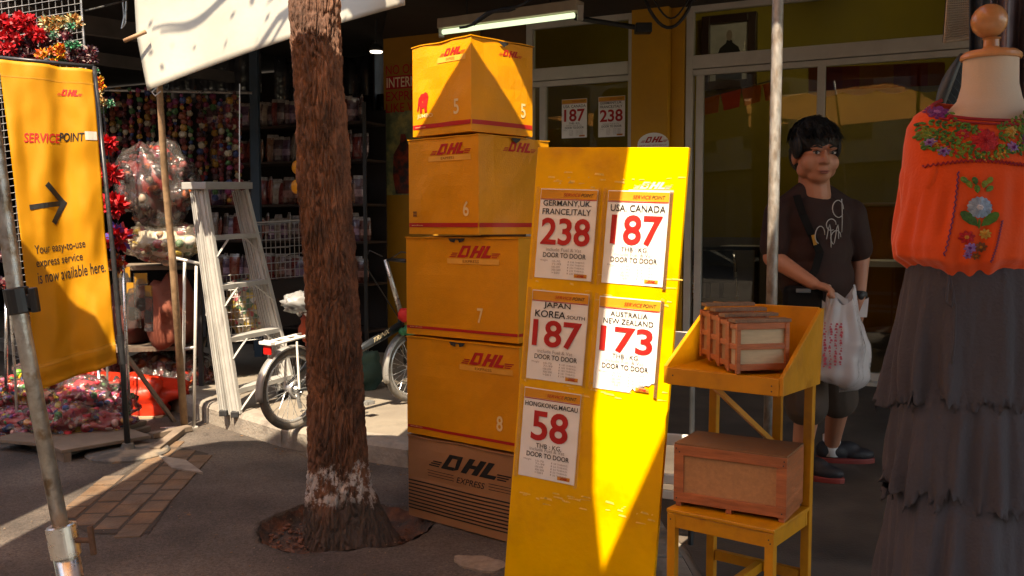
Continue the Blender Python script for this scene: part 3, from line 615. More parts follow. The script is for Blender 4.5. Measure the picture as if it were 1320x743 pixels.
for k in range(9):
    e = V((random.uniform(-2.3, -1.0), random.uniform(2.9, 4.1), random.uniform(4.3, 5.2))); mid = tp.lerp(e, .5) + V((0, 0, .25)); b.tube([tp, mid, e], [.035, .02, .007], 6); tips += [e, e + V((.25, .1, .1)), e + V((-.2, .2, -.05))]
b.obj('limb', MATS['tree_bark'], tree, smooth=True)
b = B()
for q in tips:
    for k in range(34 if q.z > 5.3 or q.x > -1.0 else 3):
        c = q + V((random.gauss(0, .22), random.gauss(0, .22), random.gauss(0, .2))); u = V((random.uniform(-1, 1), random.uniform(-1, 1), random.uniform(-.5, .3))).normalized(); w = u.orthogonal().normalized(); l = random.uniform(.05, .09) * (1 if q.x > -1.0 else .65)
        b.face([c, c + u * l * .5 + w * l * .28, c + u * l, c + u * l * .5 - w * l * .28])
b.obj('crown', mat('leaf_green', (.06, .11, .03), .6, .4, 3, trans=.3), tree)

# ------------------------------------------------------------------ stack of cartons
ZB = [0.006, .379, .816, 1.25, 1.667, 2.06]
specs = [  # yaw, w, d, left corner, kind
 (45, .372, .356, (-.427, 4.05)), (42, .4186, .44, (-.446, 4.05)), (36, .60, .43, (-.460, 4.05)), (38, .62, .45, (-.460, 4.05)), (39, .64, .48, (-.458, 4.055))]
M_brown = mat('brown_carton', (.30, .145, .065), .65, .10, 4, .1, 120)
M_seam = mat('carton_edge', (.22, .08, .01), .7, .2)
labs = ['topmost yellow carton with a red elephant mark and number 5, half in sunlight', 'yellow carton numbered 6, second from the top of the stack', 'yellow carton numbered 7, in the middle of the stack', 'yellow carton numbered 8, resting on the brown carton', 'brown carton with black courier lettering and stripes at the foot of the stack']
nums = '5678'
for i in range(5):
    A, w, d, lc = specs[i]; z0, z1 = (ZB[4 - i], ZB[5 - i]); h = z1 - z0 - .004
    root = thing('carton', labs[i], 'box', (lc[0], lc[1], z0), -R(A), 'cartons stacked beside the price board')
    mw = WM[root]; T = lambda x, y, z: mw @ V((x, y, z))
    yel = i < 4; m = M_yel if yel else M_brown
    def bx(lo, hi, b): b.obox(T(*lo), mw.to_3x3() @ V((hi[0] - lo[0], 0, 0)), mw.to_3x3() @ V((0, hi[1] - lo[1], 0)), V((0, 0, hi[2] - lo[2])))
    # walls bulge a little
    def wall(u, v, side):
        bul = (.006 * math.sin(math.pi * u) * math.sin(math.pi * v) + .008 * noise.noise(V((u * 3 + side * 5, v * 3, i * 4))) * min(1, 6 * u, 6 * (1 - u)))
        z = v * (h - .012) 
        if side == 0: return T(w * u, -bul, z)
        if side == 1: return T(w + bul, d * u, z)
        if side == 2: return T(w * (1 - u), d + bul, z)
        return T(-bul, d * (1 - u), z)
    b = B()
    for s_ in range(4): b.grid(lambda u, v: wall(u, v, s_), 10, 8)
    b.face([T(0, 0, 0), T(w, 0, 0), T(w, d, 0), T(0, d, 0)]); b.face([T(0, 0, h - .012), T(w, 0, h - .012), T(w, d, h - .012), T(0, d, h - .012)])
    bmesh.ops.remove_doubles(b.bm, verts=b.bm.verts, dist=.0008); b.obj('body', m, root)
    b = B(); o = .004
    def lid(u, v):
        x = -o + (w + 2 * o) * u; y = -o + (d + 2 * o) * v
        return T(x, y, h - .0095 + .006 * noise.noise(V((u * 3, v * 3, i))) + (.004 if i == 0 else .0) * (u - .5))
    b.grid(lid, 12, 12); ld = b.obj('lid_flap', m if yel else M_brown, root, solid=.004)
    if yel:
        b = B(); L_ = T(w * .48, -.0062, h - .012); uu = mw.to_3x3() @ V((1, 0, 0)); 
        fm = plane(L_, uu, (0, 0, 1), .001)
        if i in (2, 3): b.face([fm(x, y) for x, y in [(-.045, 0), (-.035, -.013), (-.012, -.018), (-.006, -.006), (.008, -.006), (.014, -.018), (.035, -.013), (.045, 0)]])
        fm = plane(T(w + .0062, d * .5, h - .012), mw.to_3x3() @ V((0, 1, 0)), (0, 0, 1), .001)
        b.face([fm(x, y) for x, y in [(-.03, 0), (-.022, -.010), (0, -.022), (.022, -.010), (.03, 0)]])
        b.obj('hand_hole', M_dark, root)
    b = B(); n1 = mw.to_3x3() @ V((0, -1, 0)); n2 = mw.to_3x3() @ V((1, 0, 0)); cl01 = lambda q: max(0, min(1, q))
    f1 = lambda x, y, e=.0018: wall(cl01(x / w), cl01(y / (h - .012)), 0) + n1 * e
    f2 = lambda x, y, e=.0018: wall(cl01(x / d), cl01(y / (h - .012)), 1) + n2 * e
    def stripe(f, x0, x1, y0, y1): 
        n = 20
        for k in range(n): 
            a0, a1 = x0 + (x1 - x0) * k / n, x0 + (x1 - x0) * (k + 1) / n; b.face([f(a0, y0), f(a1, y0), f(a1, y1), f(a0, y1)])
    if yel:
        ys = .030 if i < 2 else .026
        for f, l in ((f1, w), (f2, d)): stripe(f, .003, l - .003, ys, ys + (.018 if i < 2 else .012))
        lw = [.145, .225, .25, .26][i]
        lx = [.185, .14, .245, .318][i]; ly = h - [.072, .082, .092, .098][i]
        courier_logo(b, (lx, ly, lx + lw, ly + lw * .20), f1)
        if i < 3: courier_logo(b, (d * (.42 if i == 0 else .33), h - .068, d * .42 + lw * (.9 if i == 0 else .68), h - .068 + lw * .18), f2)
        if i == 0:
            el = [(0, 0), (.018, 0), (.018, .022), (.034, .022), (.036, 0), (.052, 0), (.054, .03), (.06, .05), (.064, .07), (.056, .088), (.040, .094), (.030, .088), (.012, .086), (.004, .075), (-.006, .07), (-.012, .05), (-.016, .03), (-.024, .012), (-.016, .006), (-.008, .02), (-.002, .04), (.0, .03)]
            b.face([f1(.055 + x * .9, .098 + y * .9) for x, y in el])
        b.obj('red_print', M_red, root)
        b = B(); nx = [.272, .335, .395, .505][i]; ny = [.075, .075, .07, .075][i]
        put_text(b, nums[i], (nx, ny, nx + .032, ny + .062), f1, .015)
        put_text(b, nums[i], (d - .075, ny, d - .045, ny + .06), f2, .015)
        if i == 0: put_text(b, 'JUMBO', (.035, .072, .135, .092), f1, .02)
        put_text(b, 'www.dhl.com', (.02, ys + .005, .09, ys + .011), lambda x, y: f1(x, y, .0030))
        b.obj('pale_print', mat('carton_digits', (.74, .55, .28), .5, .1), root)
        b = B(); stripe(f1, lx - .010, lx + lw + .012, ly - .026, ly - .004); b.obj('label_strip', mat('faint_print', (.70, .34, .05), .5, .1), root)
        b = B(); put_text(b, 'EXPRESS', (lx + lw * .30, ly - .020, lx + lw * .64, ly - .009), lambda x, y: f1(x, y, .0030)); 
        if i == 1:
            for k in range(2): b.face([f1(.03 + x, .075 + y) for x, y in [(0, .012 * k), (.026, .012 * k), (.026, .010 + .012 * k), (0, .010 + .012 * k)]])
        b.obj('brown_print', M_seam, root)
    else:
        for k in range(9): y = .035 + k * .0155; stripe(f1, .003, w - .003, y, y + .006); stripe(f2, .003, d - .003, y, y + .006)
        courier_logo(b, (.13, .245, .56, .312), f1); put_text(b, 'EXPRESS', (.29, .196, .45, .222), f1, .002, .3)
        for k in range(3): y = .199 + k * .012; stripe(f1, .12, .275, y, y + .0025); stripe(f1, .47, .6, y, y + .0025)
        b.obj('black_print', M_blk, root)

# ------------------------------------------------------------------ price board
yaw, lean, roll = R(-29.9124), R(-4.7725), R(2.39876)
Rb = Matrix.Rotation(yaw, 3, 'Z') @ Matrix.Rotation(lean, 3, 'X') @ Matrix.Rotation(roll, 3, 'Y')
bu, bn_, bv = Rb.col[0].copy(), -Rb.col[1].copy(), Rb.col[2].copy(); bo = V((.23629, 3.02608, 1.17154))
bw0, bw1, bt = -.20698, .32177, .37128; BH = 1.53
foot = bo + bu * (bw0 + bw1) / 2 + bv * (bt - BH)
board = thing('price_board', 'tall yellow board leaning in front of the cartons with five price sheets', 'sign board', (foot.x, foot.y, 0))
b = B(); b.obox(bo + bu * bw0 + bv * (bt - BH) - bn_ * .018, bu * (bw1 - bw0), bv * BH, bn_ * .018); b.obj('panel', M_yel2, board, bevel=.002)
b = B(); b.bar(bo + bu * .05 + bv * .2 - bn_ * .022, V((.30, 3.42, 0.0)), .05, .02); b.obj('prop_leg', M_pine, board)
fmb = lambda x, y, h=0: bo + bu * x + bv * y + bn_ * (.0014 + h)
b = B()
b.face([fmb(x, y) for x, y in [(.135, .225), (.285, .225), (.285, .237), (.135, .237)]]); courier_logo(b, (.15, .240, .27, .262), fmb); b.obj('board_lettering', mat('faded_label', (.80, .62, .50), .5, .1), board)
b = B()
for k in range(110):       # old glue and tape marks
    x = random.uniform(-.19, .30); y = random.choice([.26, -.05, -.41, -.78, -.12]) + random.gauss(0, .012); l = random.uniform(.006, .04)
    b.face([fmb(x, y), fmb(x + l, y + random.uniform(-.004, .004)), fmb(x + l * .9, y + .004), fmb(x + .1 * l, y + .003 + random.uniform(0, .003))])
b.obj('tape_residue', mat('tape_mark', (.78, .50, .12), .3, .3, 40), board)
names = {'G': (-.07442, .0845, 'GERMANY price sheet'), 'U': (.17094, .0844, 'USA price sheet'), 'J': (-.07648, -.25417, 'JAPAN price sheet'), 'A': (.17023, -.25554, 'AUSTRALIA price sheet with a torn lower corner'), 'H': (-.07735, -.58033, 'HONGKONG price sheet')}
for k_, (x, y, lab) in names.items():
    sheet(board, k_, bo + bu * x + bv * y, bu, bv, lab, torn=(k_ == 'A'), k=1.0)
    M_tape = MATS.get('clear_tape') or clearmat('clear_tape', (.97, .95, .9), .10, .12, diffuse=(.7, .65, .55))
    for s_ in (-1, 1):
        b = B(); a = random.uniform(-.004, .004); b.face([fmb(x + s_ * .112 - .008, y - .155 + a, .006), fmb(x + s_ * .112 + .004, y - .155, .006), fmb(x + s_ * .112 + .004, y + .155, .006), fmb(x + s_ * .112 - .008, y + .155 + a, .006)]); b.obj('sticky_tape', M_tape, board)

# ------------------------------------------------------------------ yellow display stand with crates
FL = V((.459, 2.717, 0)); FR = V((.7223, 2.513, 0)); BR = V((.8503, 2.7559, 0))
su = (FR - FL).normalized(); sv = V((-su.y, su.x, 0)); sw = (FR - FL).length; sd = (BR - FR).dot(sv)
stand = thing('display_stand', 'yellow painted wooden chair-like stand carrying wooden crates', 'stand', (FL.x, FL.y, .12))
def SP(x, y, z): return FL + su * x + sv * y + V((0, 0, z))
def sbox(b, x0, x1, y0, y1, z0, z1): b.obox(SP(x0, y0, z0), su * (x1 - x0), sv * (y1 - y0), V((0, 0, z1 - z0)))
zs = .45; zt = .872
b = B(); sbox(b, 0, sw, .0, sd, zs - .012, zs); b.obj('lower_shelf', M_pine, stand, bevel=.003)
for x0, y0, x1, y1 in ((.004, .004, sw - .004, .02), (.004, sd - .02, sw - .004, sd - .004), (.004, .021, .02, sd - .021), (sw - .02, .021, sw - .004, sd - .021)):
    b = B(); sbox(b, x0, x1, y0, y1, zs - .055, zs - .0125); b.obj('apron', M_pine, stand, bevel=.002)
lw_ = .026
for x0, yy in ((.002, .002), (sw - lw_ - .002, .002)):
    b = B(); sbox(b, x0 + .0205 * 0, x0 + lw_, yy - .001, yy + lw_, .12, zs - .0125); b.obj('front_leg', M_pine, stand, bevel=.002)
rake = .012
for x0 in (.0, sw - lw_):
    b = B(); b.obox(SP(x0, sd - .001, .12), su * lw_, sv * lw_, V((0, 0, zs - .12))); b.obox(SP(x0, sd - .001, zs), su * lw_, sv * lw_, V((0, 0, zt + .16 - zs)) + sv * rake); b.obj('rear_post', M_pine, stand, bevel=.002)
b = B(); sbox(b, .03, sw - .03, sd + .002, sd + .022, .22, .25); b.obj('rail', M_pine, stand); b = B(); sbox(b, sw * .5, sw * .5 + .022, .02, sd, .22, .248); b.obj('rail', M_pine, stand)
# tray
tx0, tx1, ty0 = .003, sw + .010, -.012; tyb = sd + .004
b = B(); sbox(b, tx0, tx1, ty0 + .014, tyb, zt - .014, zt); b.obj('tray_floor', M_pine, stand, bevel=.002)
b = B(); sbox(b, tx0, tx1, ty0, ty0 + .0135, zt - .048, zt + .001); b.obj('tray_front', M_pine, stand, bevel=.002)
b = B(); b.obox(SP(tx0 + .001, tyb - .01, zt - .05), su * (tx1 - tx0 - .002), sv * .012, V((0, 0, .225)) + sv * .018); b.obj('tray_back', M_pine, stand, bevel=.002)
for x in (tx0 - .012, tx1):
    b = B(); pts = [(ty0 + .002, zt - .046), (tyb, zt - .05), (tyb + .022, zt + .172), (tyb + .002, zt + .172), (ty0 + .002, zt + .006)]
    b.pieces([SP(x, y, z) for y, z in pts] + [SP(x + .012, y, z) for y, z in pts], [(0, 1, 2, 3, 4), (9, 8, 7, 6, 5)] + [(k, (k + 1) % 5, 5 + (k + 1) % 5, 5 + k) for k in range(5)]); b.obj('tray_side', M_pine, stand, bevel=.002)
b = B(); b.bar(SP(.10, sd * .3, zt - .05), SP(sw * .66, sd + .01, zs + .17), .02, .014); b.obj('brace', M_pine, stand)
b = B(); sbox(b, sw * .66 - .012, sw * .66 + .014, sd + .012, sd + .03, zs, zt - .05); b.obj('middle_post', M_pine, stand)
b = B()
for x, y, z in [(.015, .0, zs - .03), (sw - .015, .0, zs - .03), (sw - .01, .0, zs - .04), (tx1 - .02, ty0, zt - .02), (tx1 - .02, ty0, zt - .035), (tx0 + .02, ty0, zt - .02)]:
    q = SP(x, y - .0012, z); b.tube([q, q - sv * .0015], .0022, 6)
b.obj('nail_head', M_dark, stand)
# big crate
cr = thing('wooden_crate', 'large closed wooden crate with hardboard panels on the lower shelf of the stand', 'crate', tuple(SP(sw / 2, sd / 2, zs)), -R(31))
keep = (FL, su, sv); su = V((math.cos(R(31)), -math.sin(R(31)), 0)); sv = V((math.sin(R(31)), math.cos(R(31)), 0)); FL = G(868, 646, zs + .014); FL.z = 0
cx0, cx1, cy0, cy1, cz0, cz1 = 0, .335, 0, .19, zs + .014, zs + .19
b = B(); sbox(b, cx0 + .008, cx1 - .008, cy0 + .008, cy1 - .008, cz0 + .006, cz1 - .008); b.obj('panel', M_mdf, cr)
def cframe(b, x0, x1, y0, y1, z0, z1, t, e):   # frame strips on front, right, left
    sbox(b, x0, x1, y0, y0 + t, z0, z0 + e); sbox(b, x0, x1, y0, y0 + t, z1 - e, z1); sbox(b, x0, x0 + e, y0, y0 + t, z0 + e, z1 - e); sbox(b, x1 - e, x1, y0, y0 + t, z0 + e, z1 - e)
b = B(); cframe(b, cx0, cx1, cy0, cy1, cz0, cz1 - .004, .0081, .03)
b.obj('front_frame', M_wood, cr, bevel=.0015)
b = B(); sbox(b, cx1 - .0079, cx1, cy0 + .0085, cy1, cz0, cz1 - .004); b.obj('side_board', M_wood, cr, bevel=.0015); b = B(); sbox(b, cx0, cx0 + .0079, cy0 + .0085, cy1, cz0, cz1 - .004); b.obj('side_board', M_wood, cr, bevel=.0015)
b = B(); sbox(b, cx0 + .001, cx1 - .001, cy0 + .001, cy1, cz1 - .0038, cz1 + .002); b.obj('lid', mat('lid_hardboard', (.22, .10, .045), .6, .2, 40), cr, bevel=.001)
for x in (cx0 + .006, (cx0 + cx1) / 2 - .008, cx1 - .022): b = B(); sbox(b, x, x + .016, cy0 + .004, cy1 - .01, zs + .001, cz0); b.obj('foot', M_wood, cr)
b = B()
for x, z in [(cx0 + .008, cz1 - .014), (cx0 + .018, cz1 - .024), (cx1 - .008, cz1 - .014), (cx1 - .01, cz1 - .026), (cx0 + .01, cz0 + .012), (cx1 - .012, cz0 + .012)]:
    q = SP(x, cy0 - .0008, z); b.tube([q, q - sv * .0012], .0022, 6)
b.obj('nail_head', M_dark, cr)
FL, su, sv = keep
# row of four small crates on the tray
zc = zt + .004
pf = V((.625, 2.565, zc)); e = V((-.22, .975, 0)).normalized(); w_ = V((.975, .22, 0)).normalized() * .155; step = .062; hC = .145
M_lite = mat('pale_board', (.50, .38, .24), .7, .1, 30, stretch=(1, 1, 5))
labsC = ['nearest of four small wooden crates on the tray, its pale front boards in full view', 'small slatted crate directly behind the nearest one on the tray', 'small slatted crate third from the front on the tray', 'small slatted crate at the far end of the row against the tray back']
for k in range(4):
    o = pf + e * (k * step) + V((0, 0, .006 * k)); th = step - .004
    c = thing('small_crate', labsC[k], 'crate', tuple(o), 0, 'small crates in a row on the tray')
    ew = w_.normalized()
    def cb(b, x0, x1, y0, y1, z0, z1): b.obox(o + ew * x0 + e * y0 + V((0, 0, z0)), ew * (x1 - x0), e * (y1 - y0), V((0, 0, z1 - z0)))
    W_ = [.155, .152, .148, .142][k]; T_ = .012
    b = B(); cb(b, .006, W_ - .006, .006, th - .006, .012, hC - .012); b.obj('panel', M_lite if k == 0 else mat('crate_board', (.34, .19, .09), .7, .2, 30), c)
    b = B()
    for z in (0.008, hC / 2 - .006, hC - .022): cb(b, 0, W_, 0, .006, z, z + (.016 if z < .1 and z > .02 else .018)); cb(b, 0, W_, th - .006, th, z, z + .016)
    for x in (0, W_ - .006):
        for z in (0.008, hC / 2 - .006, hC - .022): cb(b, x, x + .006, .0065, th - .0065, z, z + .015)
    b.obj('slat', M_wood, c, bevel=.001)
    for x in (-.0025, W_ - T_ + .0025):
        for y in (-.0025, th - T_ + .0025): b = B(); cb(b, x, x + T_, y, y + T_, 0, hC - .004); b.obj('corner_post', M_wood, c, bevel=.001)
    b = B(); cb(b, -.006, W_ + .010, .002 + .006 * (k > 0), th - .012, hC - .0035 + .004 * k, hC + .006 + .004 * k); b.obj('lid', mat('weathered_lid', (.20, .105, .06), .6, .3, 30, stretch=(4, 1, 1)), c, bevel=.001)
# white plastic rack behind the board
wr = thing('white_rack', 'white slatted rack standing in the sun between the yellow board and the stand', 'rack', (.62, 3.45, .12))
Mwp = mat('white_plastic', (.74, .72, .68), .4, .06)
for y_, t_ in ((565, .04), (616, .035), (636, .03)):
    z_ = P(860, y_, 3.35).z; b = B(); b.obox(V((.38, 3.40, z_ - t_ / 2)), (.30, -.12, 0), (.004, .02, 0), (0, 0, t_)); b.obj('slat', Mwp, wr, bevel=.003)
z_ = P(875, 430, 3.30).z; b = B(); b.obox(V((.42, 3.42, z_ - .10)), (.26, -.11, 0), (.006, .02, 0), (0, 0, .10)); b.obj('top_panel', Mwp, wr, bevel=.003)
for q in (V((.385, 3.425, .12)), V((.652, 3.33, .12))): b = B(); b.tube([q, q + V((0, 0, z_ - .12))], .010, 8); b.obj('post', M_dark, wr)
# rusty pole
b = B(); q0 = P(1003, 0, 3.45); b.tube([V((q0.x - .005, 3.45, .12)), V((q0.x - .003, 3.45, 1.0)), V((q0.x, 3.45, 2.2)), V((q0.x, 3.45, 2.99))], .0205, 16)
tag(b.obj('rusty_pole', M_rust, smooth=True), 'upright worn steel pole with rust standing before the young man', 'pole')
# ------------------------------------------------------------------ service banner on its black stand
ban = thing('banner_stand', 'yellow service banner with a black arrow on a round based stand', 'banner', tuple(G(165, 585)))
TLb, TRb, BRb, BLb = P(-2, 77, 4.97), P(119, 91, 5.22), P(150, 468, 5.22), P(50, 503, 4.97)
TLb.x -= 0
def bmap(u, v, h=0.0):      # v down
    p = (TLb.lerp(TRb, u)).lerp(BLb.lerp(BRb, u), v)
    n = V((.54, -.84, .05)).normalized()
    wv = .020 * math.sin(u * 7.5 + 1.2 * v) * (.35 + .65 * min(1, v + .3)) + .009 * math.sin(u * 15 + 3 * v + 1) + .012 * math.sin(v * 5 + u * 2) + .022 * noise.noise(V((u * 3.2, v * 5 + u * 1.5, 2))) + .006 * noise.noise(V((u * 9, v * 14, 5)))
    if v > .93: wv += .006 * math.sin((v - .93) * 90)
    return p + n * (wv + h)
M_ban = mat('banner_cloth', (.60, .27, .008), .6, .06, 6, .1, 200, trans=.35)
b = B(); b.grid(lambda u, v: bmap(u, v), 46, 90); bn = b.obj('cloth', M_ban, ban, smooth=True, solid=.0015)
b = B(); b.grid(lambda u, v: bmap(u, .925 + .012 * v, .0022), 40, 2)
b.grid(lambda u, v: bmap(u, .045 + .005 * v, .0018), 40, 1); b.obj('hem_seam', mat('hem_thread', (.42, .18, .005), .7), bn, smooth=True)
def bt(x, y, h=.0032): return bmap(x, y, h)
def bput(b, txt, box, bold=0, shear=0):
    v, f = text2d(txt, bold, shear); x0, y0, x1, y1 = box   # y0 bottom (larger v)
    b.pieces([bt(x0 + (x1 - x0) * x, y0 + (y1 - y0) * y) for x, y in v], f)
b = B(); courier_logo(b, (.58, .093, .84, .072), lambda x, y: bt(x, y)); bput(b, 'SERVICE', (.165, .247, .572, .217), .016, .2); b.obj('red_print', M_red, bn)
b = B(); bput(b, 'POINT', (.56, .241, .84, .212), .02, .2)
def seg(x0, y0, x1, y1, w0):
    n = 8; d = V((x1 - x0, (y1 - y0) * 3.3)).normalized(); nn = V((-d.y, d.x / 3.3)) * w0
    for k in range(n):
        a = (x0 + (x1 - x0) * k / n, y0 + (y1 - y0) * k / n); c = (x0 + (x1 - x0) * (k + 1) / n, y0 + (y1 - y0) * (k + 1) / n)
        b.face([bt(a[0] - nn.x, a[1] - nn.y), bt(c[0] - nn.x, c[1] - nn.y), bt(c[0] + nn.x, c[1] + nn.y), bt(a[0] + nn.x, a[1] + nn.y)])
seg(.14, .445, .555, .438, .026); seg(.36, .375, .56, .445, .03); seg(.40, .500, .56, .432, .03)
bput(b, 'Your easy-to-use', (.145, .597, .74, .562), .004); bput(b, 'express service', (.145, .638, .70, .605), .004); bput(b, 'is now available here.', (.145, .682, .965, .644), .004); b.obj('black_print', M_blk, bn)
b = B()
for k in range(4): b.face([bt(.845 + .035 * k, .236), bt(.845 + .035 * (k + 1), .236), bt(.845 + .035 * (k + 1), .208), bt(.845 + .035 * k, .208)])
b.obj('white_bar', mat('grey_white', (.50, .46, .40), .5), bn)
gb = G(165, 585)
b = B(); tp_ = P(121, 86, 5.24); b.tube([gb + V((0, 0, .02)), P(158, 470, 5.25), P(146, 330, 5.25), tp_], [.017, .015, .013, .013], 12); b.obj('pole', mat('black_pole', (.03, .03, .033), .35, .3, 40, metal=.3), ban, smooth=True)
b = B(); b.tube([P(158, 470, 5.25), P(154.5, 432, 5.25)], .02, 12); b.obj('joint', MATS['black_pole'], ban)
b = B(); b.lathe([(.225, 0), (.225, .012), (.215, .022), (.04, .03), (.03, .06)], gb, 40); b.obj('base', mat('cast_base', (.085, .08, .075), .75, .35, 12, .4, 60, col2=(.20, .16, .12), mixscale=9), ban, smooth=False)
b = B(); b.tube([tp_, TLb + V((0, 0, .01))], .011, 8); b.obj('top_rod', MATS['black_pole'], ban, smooth=True)

# ------------------------------------------------------------------ market stall on the left: roof, back, shelves, goods
stall = thing('market_stall', 'dark open market stall packed with souvenirs behind the ladder', 'stall', (-4.5, 8.5, .0))
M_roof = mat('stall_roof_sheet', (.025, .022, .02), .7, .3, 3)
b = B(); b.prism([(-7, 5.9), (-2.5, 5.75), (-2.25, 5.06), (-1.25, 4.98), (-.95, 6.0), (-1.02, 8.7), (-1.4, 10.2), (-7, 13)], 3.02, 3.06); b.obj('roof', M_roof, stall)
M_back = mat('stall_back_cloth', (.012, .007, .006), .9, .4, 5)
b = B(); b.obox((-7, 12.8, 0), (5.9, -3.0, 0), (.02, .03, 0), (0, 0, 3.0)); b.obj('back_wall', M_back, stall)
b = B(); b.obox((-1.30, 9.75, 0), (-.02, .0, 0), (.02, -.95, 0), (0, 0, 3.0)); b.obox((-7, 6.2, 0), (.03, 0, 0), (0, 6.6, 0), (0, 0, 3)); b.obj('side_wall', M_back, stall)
b = B()
for x, y, Y in [(0, 12, 7.0), (60, 6, 7.4)]:
    pass
b.bar(P(-60, 8, 6.3), P(300, 60, 8.4), .06, .14); b.bar(P(-60, 50, 7.0), P(300, 100, 9.0), .05, .10); b.obj('roof_beam', mat('grey_beam', (.10, .09, .085), .7, .3, 4), stall)
b = B(); q = P(329, 240, 8.2); b.box((q.x - .035, q.y, 0), (q.x + .035, q.y + .07, 3.0)); b.obj('post', mat('blue_post', (.03, .05, .075), .6, .2), stall)
def board_px(x0, x1, y, Y0, Y1, dep=.32, th=.025):
    a, c = P(x0, y, Y0), P(x1, y, Y1); a.z = c.z = (a.z + c.z) / 2; d = (c - a); n = V((-d.y, d.x, 0)).normalized() * dep
    if n.y < 0: n = -n
    return a, c, n
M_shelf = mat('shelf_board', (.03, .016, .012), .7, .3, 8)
# shelf unit with packets
shelf = thing('shelf_unit', 'dark shelving full of packets behind the tree and ladder', 'shelf', tuple(P(400, 400, 8.0)))
packs = []
zy = [(158, 8.0), (206, 8.0), (263, 8.0), (311, 8.0), (365, 8.0), (425, 8.0)]
xA, yA, xC, yC = -2.95, 8.9, -1.28, 8.15
for y, Y in zy:
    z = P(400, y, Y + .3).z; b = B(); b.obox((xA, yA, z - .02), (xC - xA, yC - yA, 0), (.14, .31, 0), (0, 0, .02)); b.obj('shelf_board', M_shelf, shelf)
for f in (0, .33, .66, 1.0):
    x = xA + (xC - xA) * f; y = yA + (yC - yA) * f; b = B(); b.box((x - .015, y - .02, .12), (x + .015, y + .01, 2.35)); b.obj('upright', M_dark, shelf)
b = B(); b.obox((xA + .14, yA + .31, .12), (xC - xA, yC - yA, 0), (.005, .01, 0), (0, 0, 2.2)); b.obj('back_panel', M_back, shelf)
M_pk = mat('packet_print', (1, 1, 1), .3, .3, 30, attr=True, coat=.4)
rng = random.Random(3)
protos = []
pal = [(.14, .02, .016), (.08, .025, .018), (.15, .07, .04), (.09, .045, .05), (.17, .03, .015), (.05, .025, .025), (.20, .15, .12), (.08, .04, .07)]
def mk_packet(k):
    b = B(); c = pal[k % len(pal)]; h = .235
    def f(u, v):
        w = .058 * (1 - .15 * (abs(v - .5) * 2) ** 3); t = .022 * (1 - (abs(v - .5) * 2) ** 2.2) + .002
        a = 2 * math.pi * u; return V((w * math.copysign(abs(math.cos(a)) ** .7, math.cos(a)), t * math.sin(a), h * v))
    b.grid(f, 14, 8, closed=True, c=c)
    for fc in b.bm.faces:
        z = fc.calc_center_median().z; cc = c if not (.30 < z / h < .5 and k % 2) else tuple(min(1, q * 2.2 + .06) for q in c)
        if z / h > .9: cc = (.26, .22, .2)
        b._c(fc, cc)
    b.cl = b.cl or b.bm.loops.layers.float_color.new('Col')
    return b
def packet_first(k, loc):
    b = mk_packet(k)
    if b.cl is None: pass
    o = b.obj('packet', M_pk, loc=(0, 0, 0), smooth=True); o.location = loc
    return tag(o, 'small wrapped packet standing in a row on the dark stall shelves', 'packet', 'packets on the dark stall shelves')
for k in range(8): protos.append(None)
nP = 0
for y, Y in zy[:5]:
    z = P(400, y, Y + .3).z
    L_ = math.hypot(xC - xA, yC - yA); s_ = .06
    while s_ < L_ - .05:
        f = s_ / L_; x = xA + (xC - xA) * f + .03; yy = yA + (yC - yA) * f + .07; k = rng.randrange(8)
        rz = math.atan2(yC - yA, xC - xA) + rng.uniform(-.9, .9)
        loc = (x, yy, z + .001)
        if protos[k] is None: protos[k] = packet_first(k, loc); o = protos[k]; o.rotation_euler = (rng.uniform(-.12, .0), 0, rz)
        else: o = dup(protos[k], loc, (rng.uniform(-.12, .0), 0, rz), scale=(1, 1, rng.uniform(.85, 1.12)))
        s_ += rng.uniform(.058, .085); nP += 1
# hanging strings of ornaments in the dark
M_bead = mat('ornament_mix', (1, 1, 1), .5, .2, 20, attr=True)
vivid = [(.16, .012, .012), (.22, .10, .01), (.03, .08, .02), (.02, .03, .09), (.14, .012, .05), (.26, .20, .13), (.12, .01, .01), (.14, .03, .01), (.08, .01, .01), (.04, .013, .013)]
def garland(k):
    b = B(); r2 = random.Random(k); z = 0
    b.tube([V((0, 0, 0)), V((0, 0, -.8))], .003, 5, c=(.2, .15, .12))
    while z > -.78:
        s_ = r2.uniform(.012, .03); b.ball((r2.uniform(-.012, .012), r2.uniform(-.012, .012), z - s_), s_, 8, 6, c=r2.choice(vivid), nz=.3, seed=r2.random() * 9); z -= s_ * 1.7
    return b
gp = []
for k in range(20):
    x = 132 + k * 9.4 + rng.uniform(-3, 3); q = P(x, 118 + rng.uniform(-6, 10), 7.6 + .3 * math.sin(k))
    if k < 5:
        o = garland(k).obj('bead_garland', M_bead, loc=(0, 0, 0)); o.location = q; tag(o, 'string of small coloured ornaments hanging in the dark of the stall', 'garland', 'ornament strings hanging inside the stall'); gp.append(o)
    else: dup(gp[k % 5], q, rng.uniform(0, 6), scale=rng.uniform(.8, 1.1))
b = B(); b.tube([P(118, 116, 7.6), P(325, 120, 7.7)], .012, 8); tag(b.obj('hanging_rail', M_steel), 'thin horizontal rail from which the ornament strings hang', 'rail')
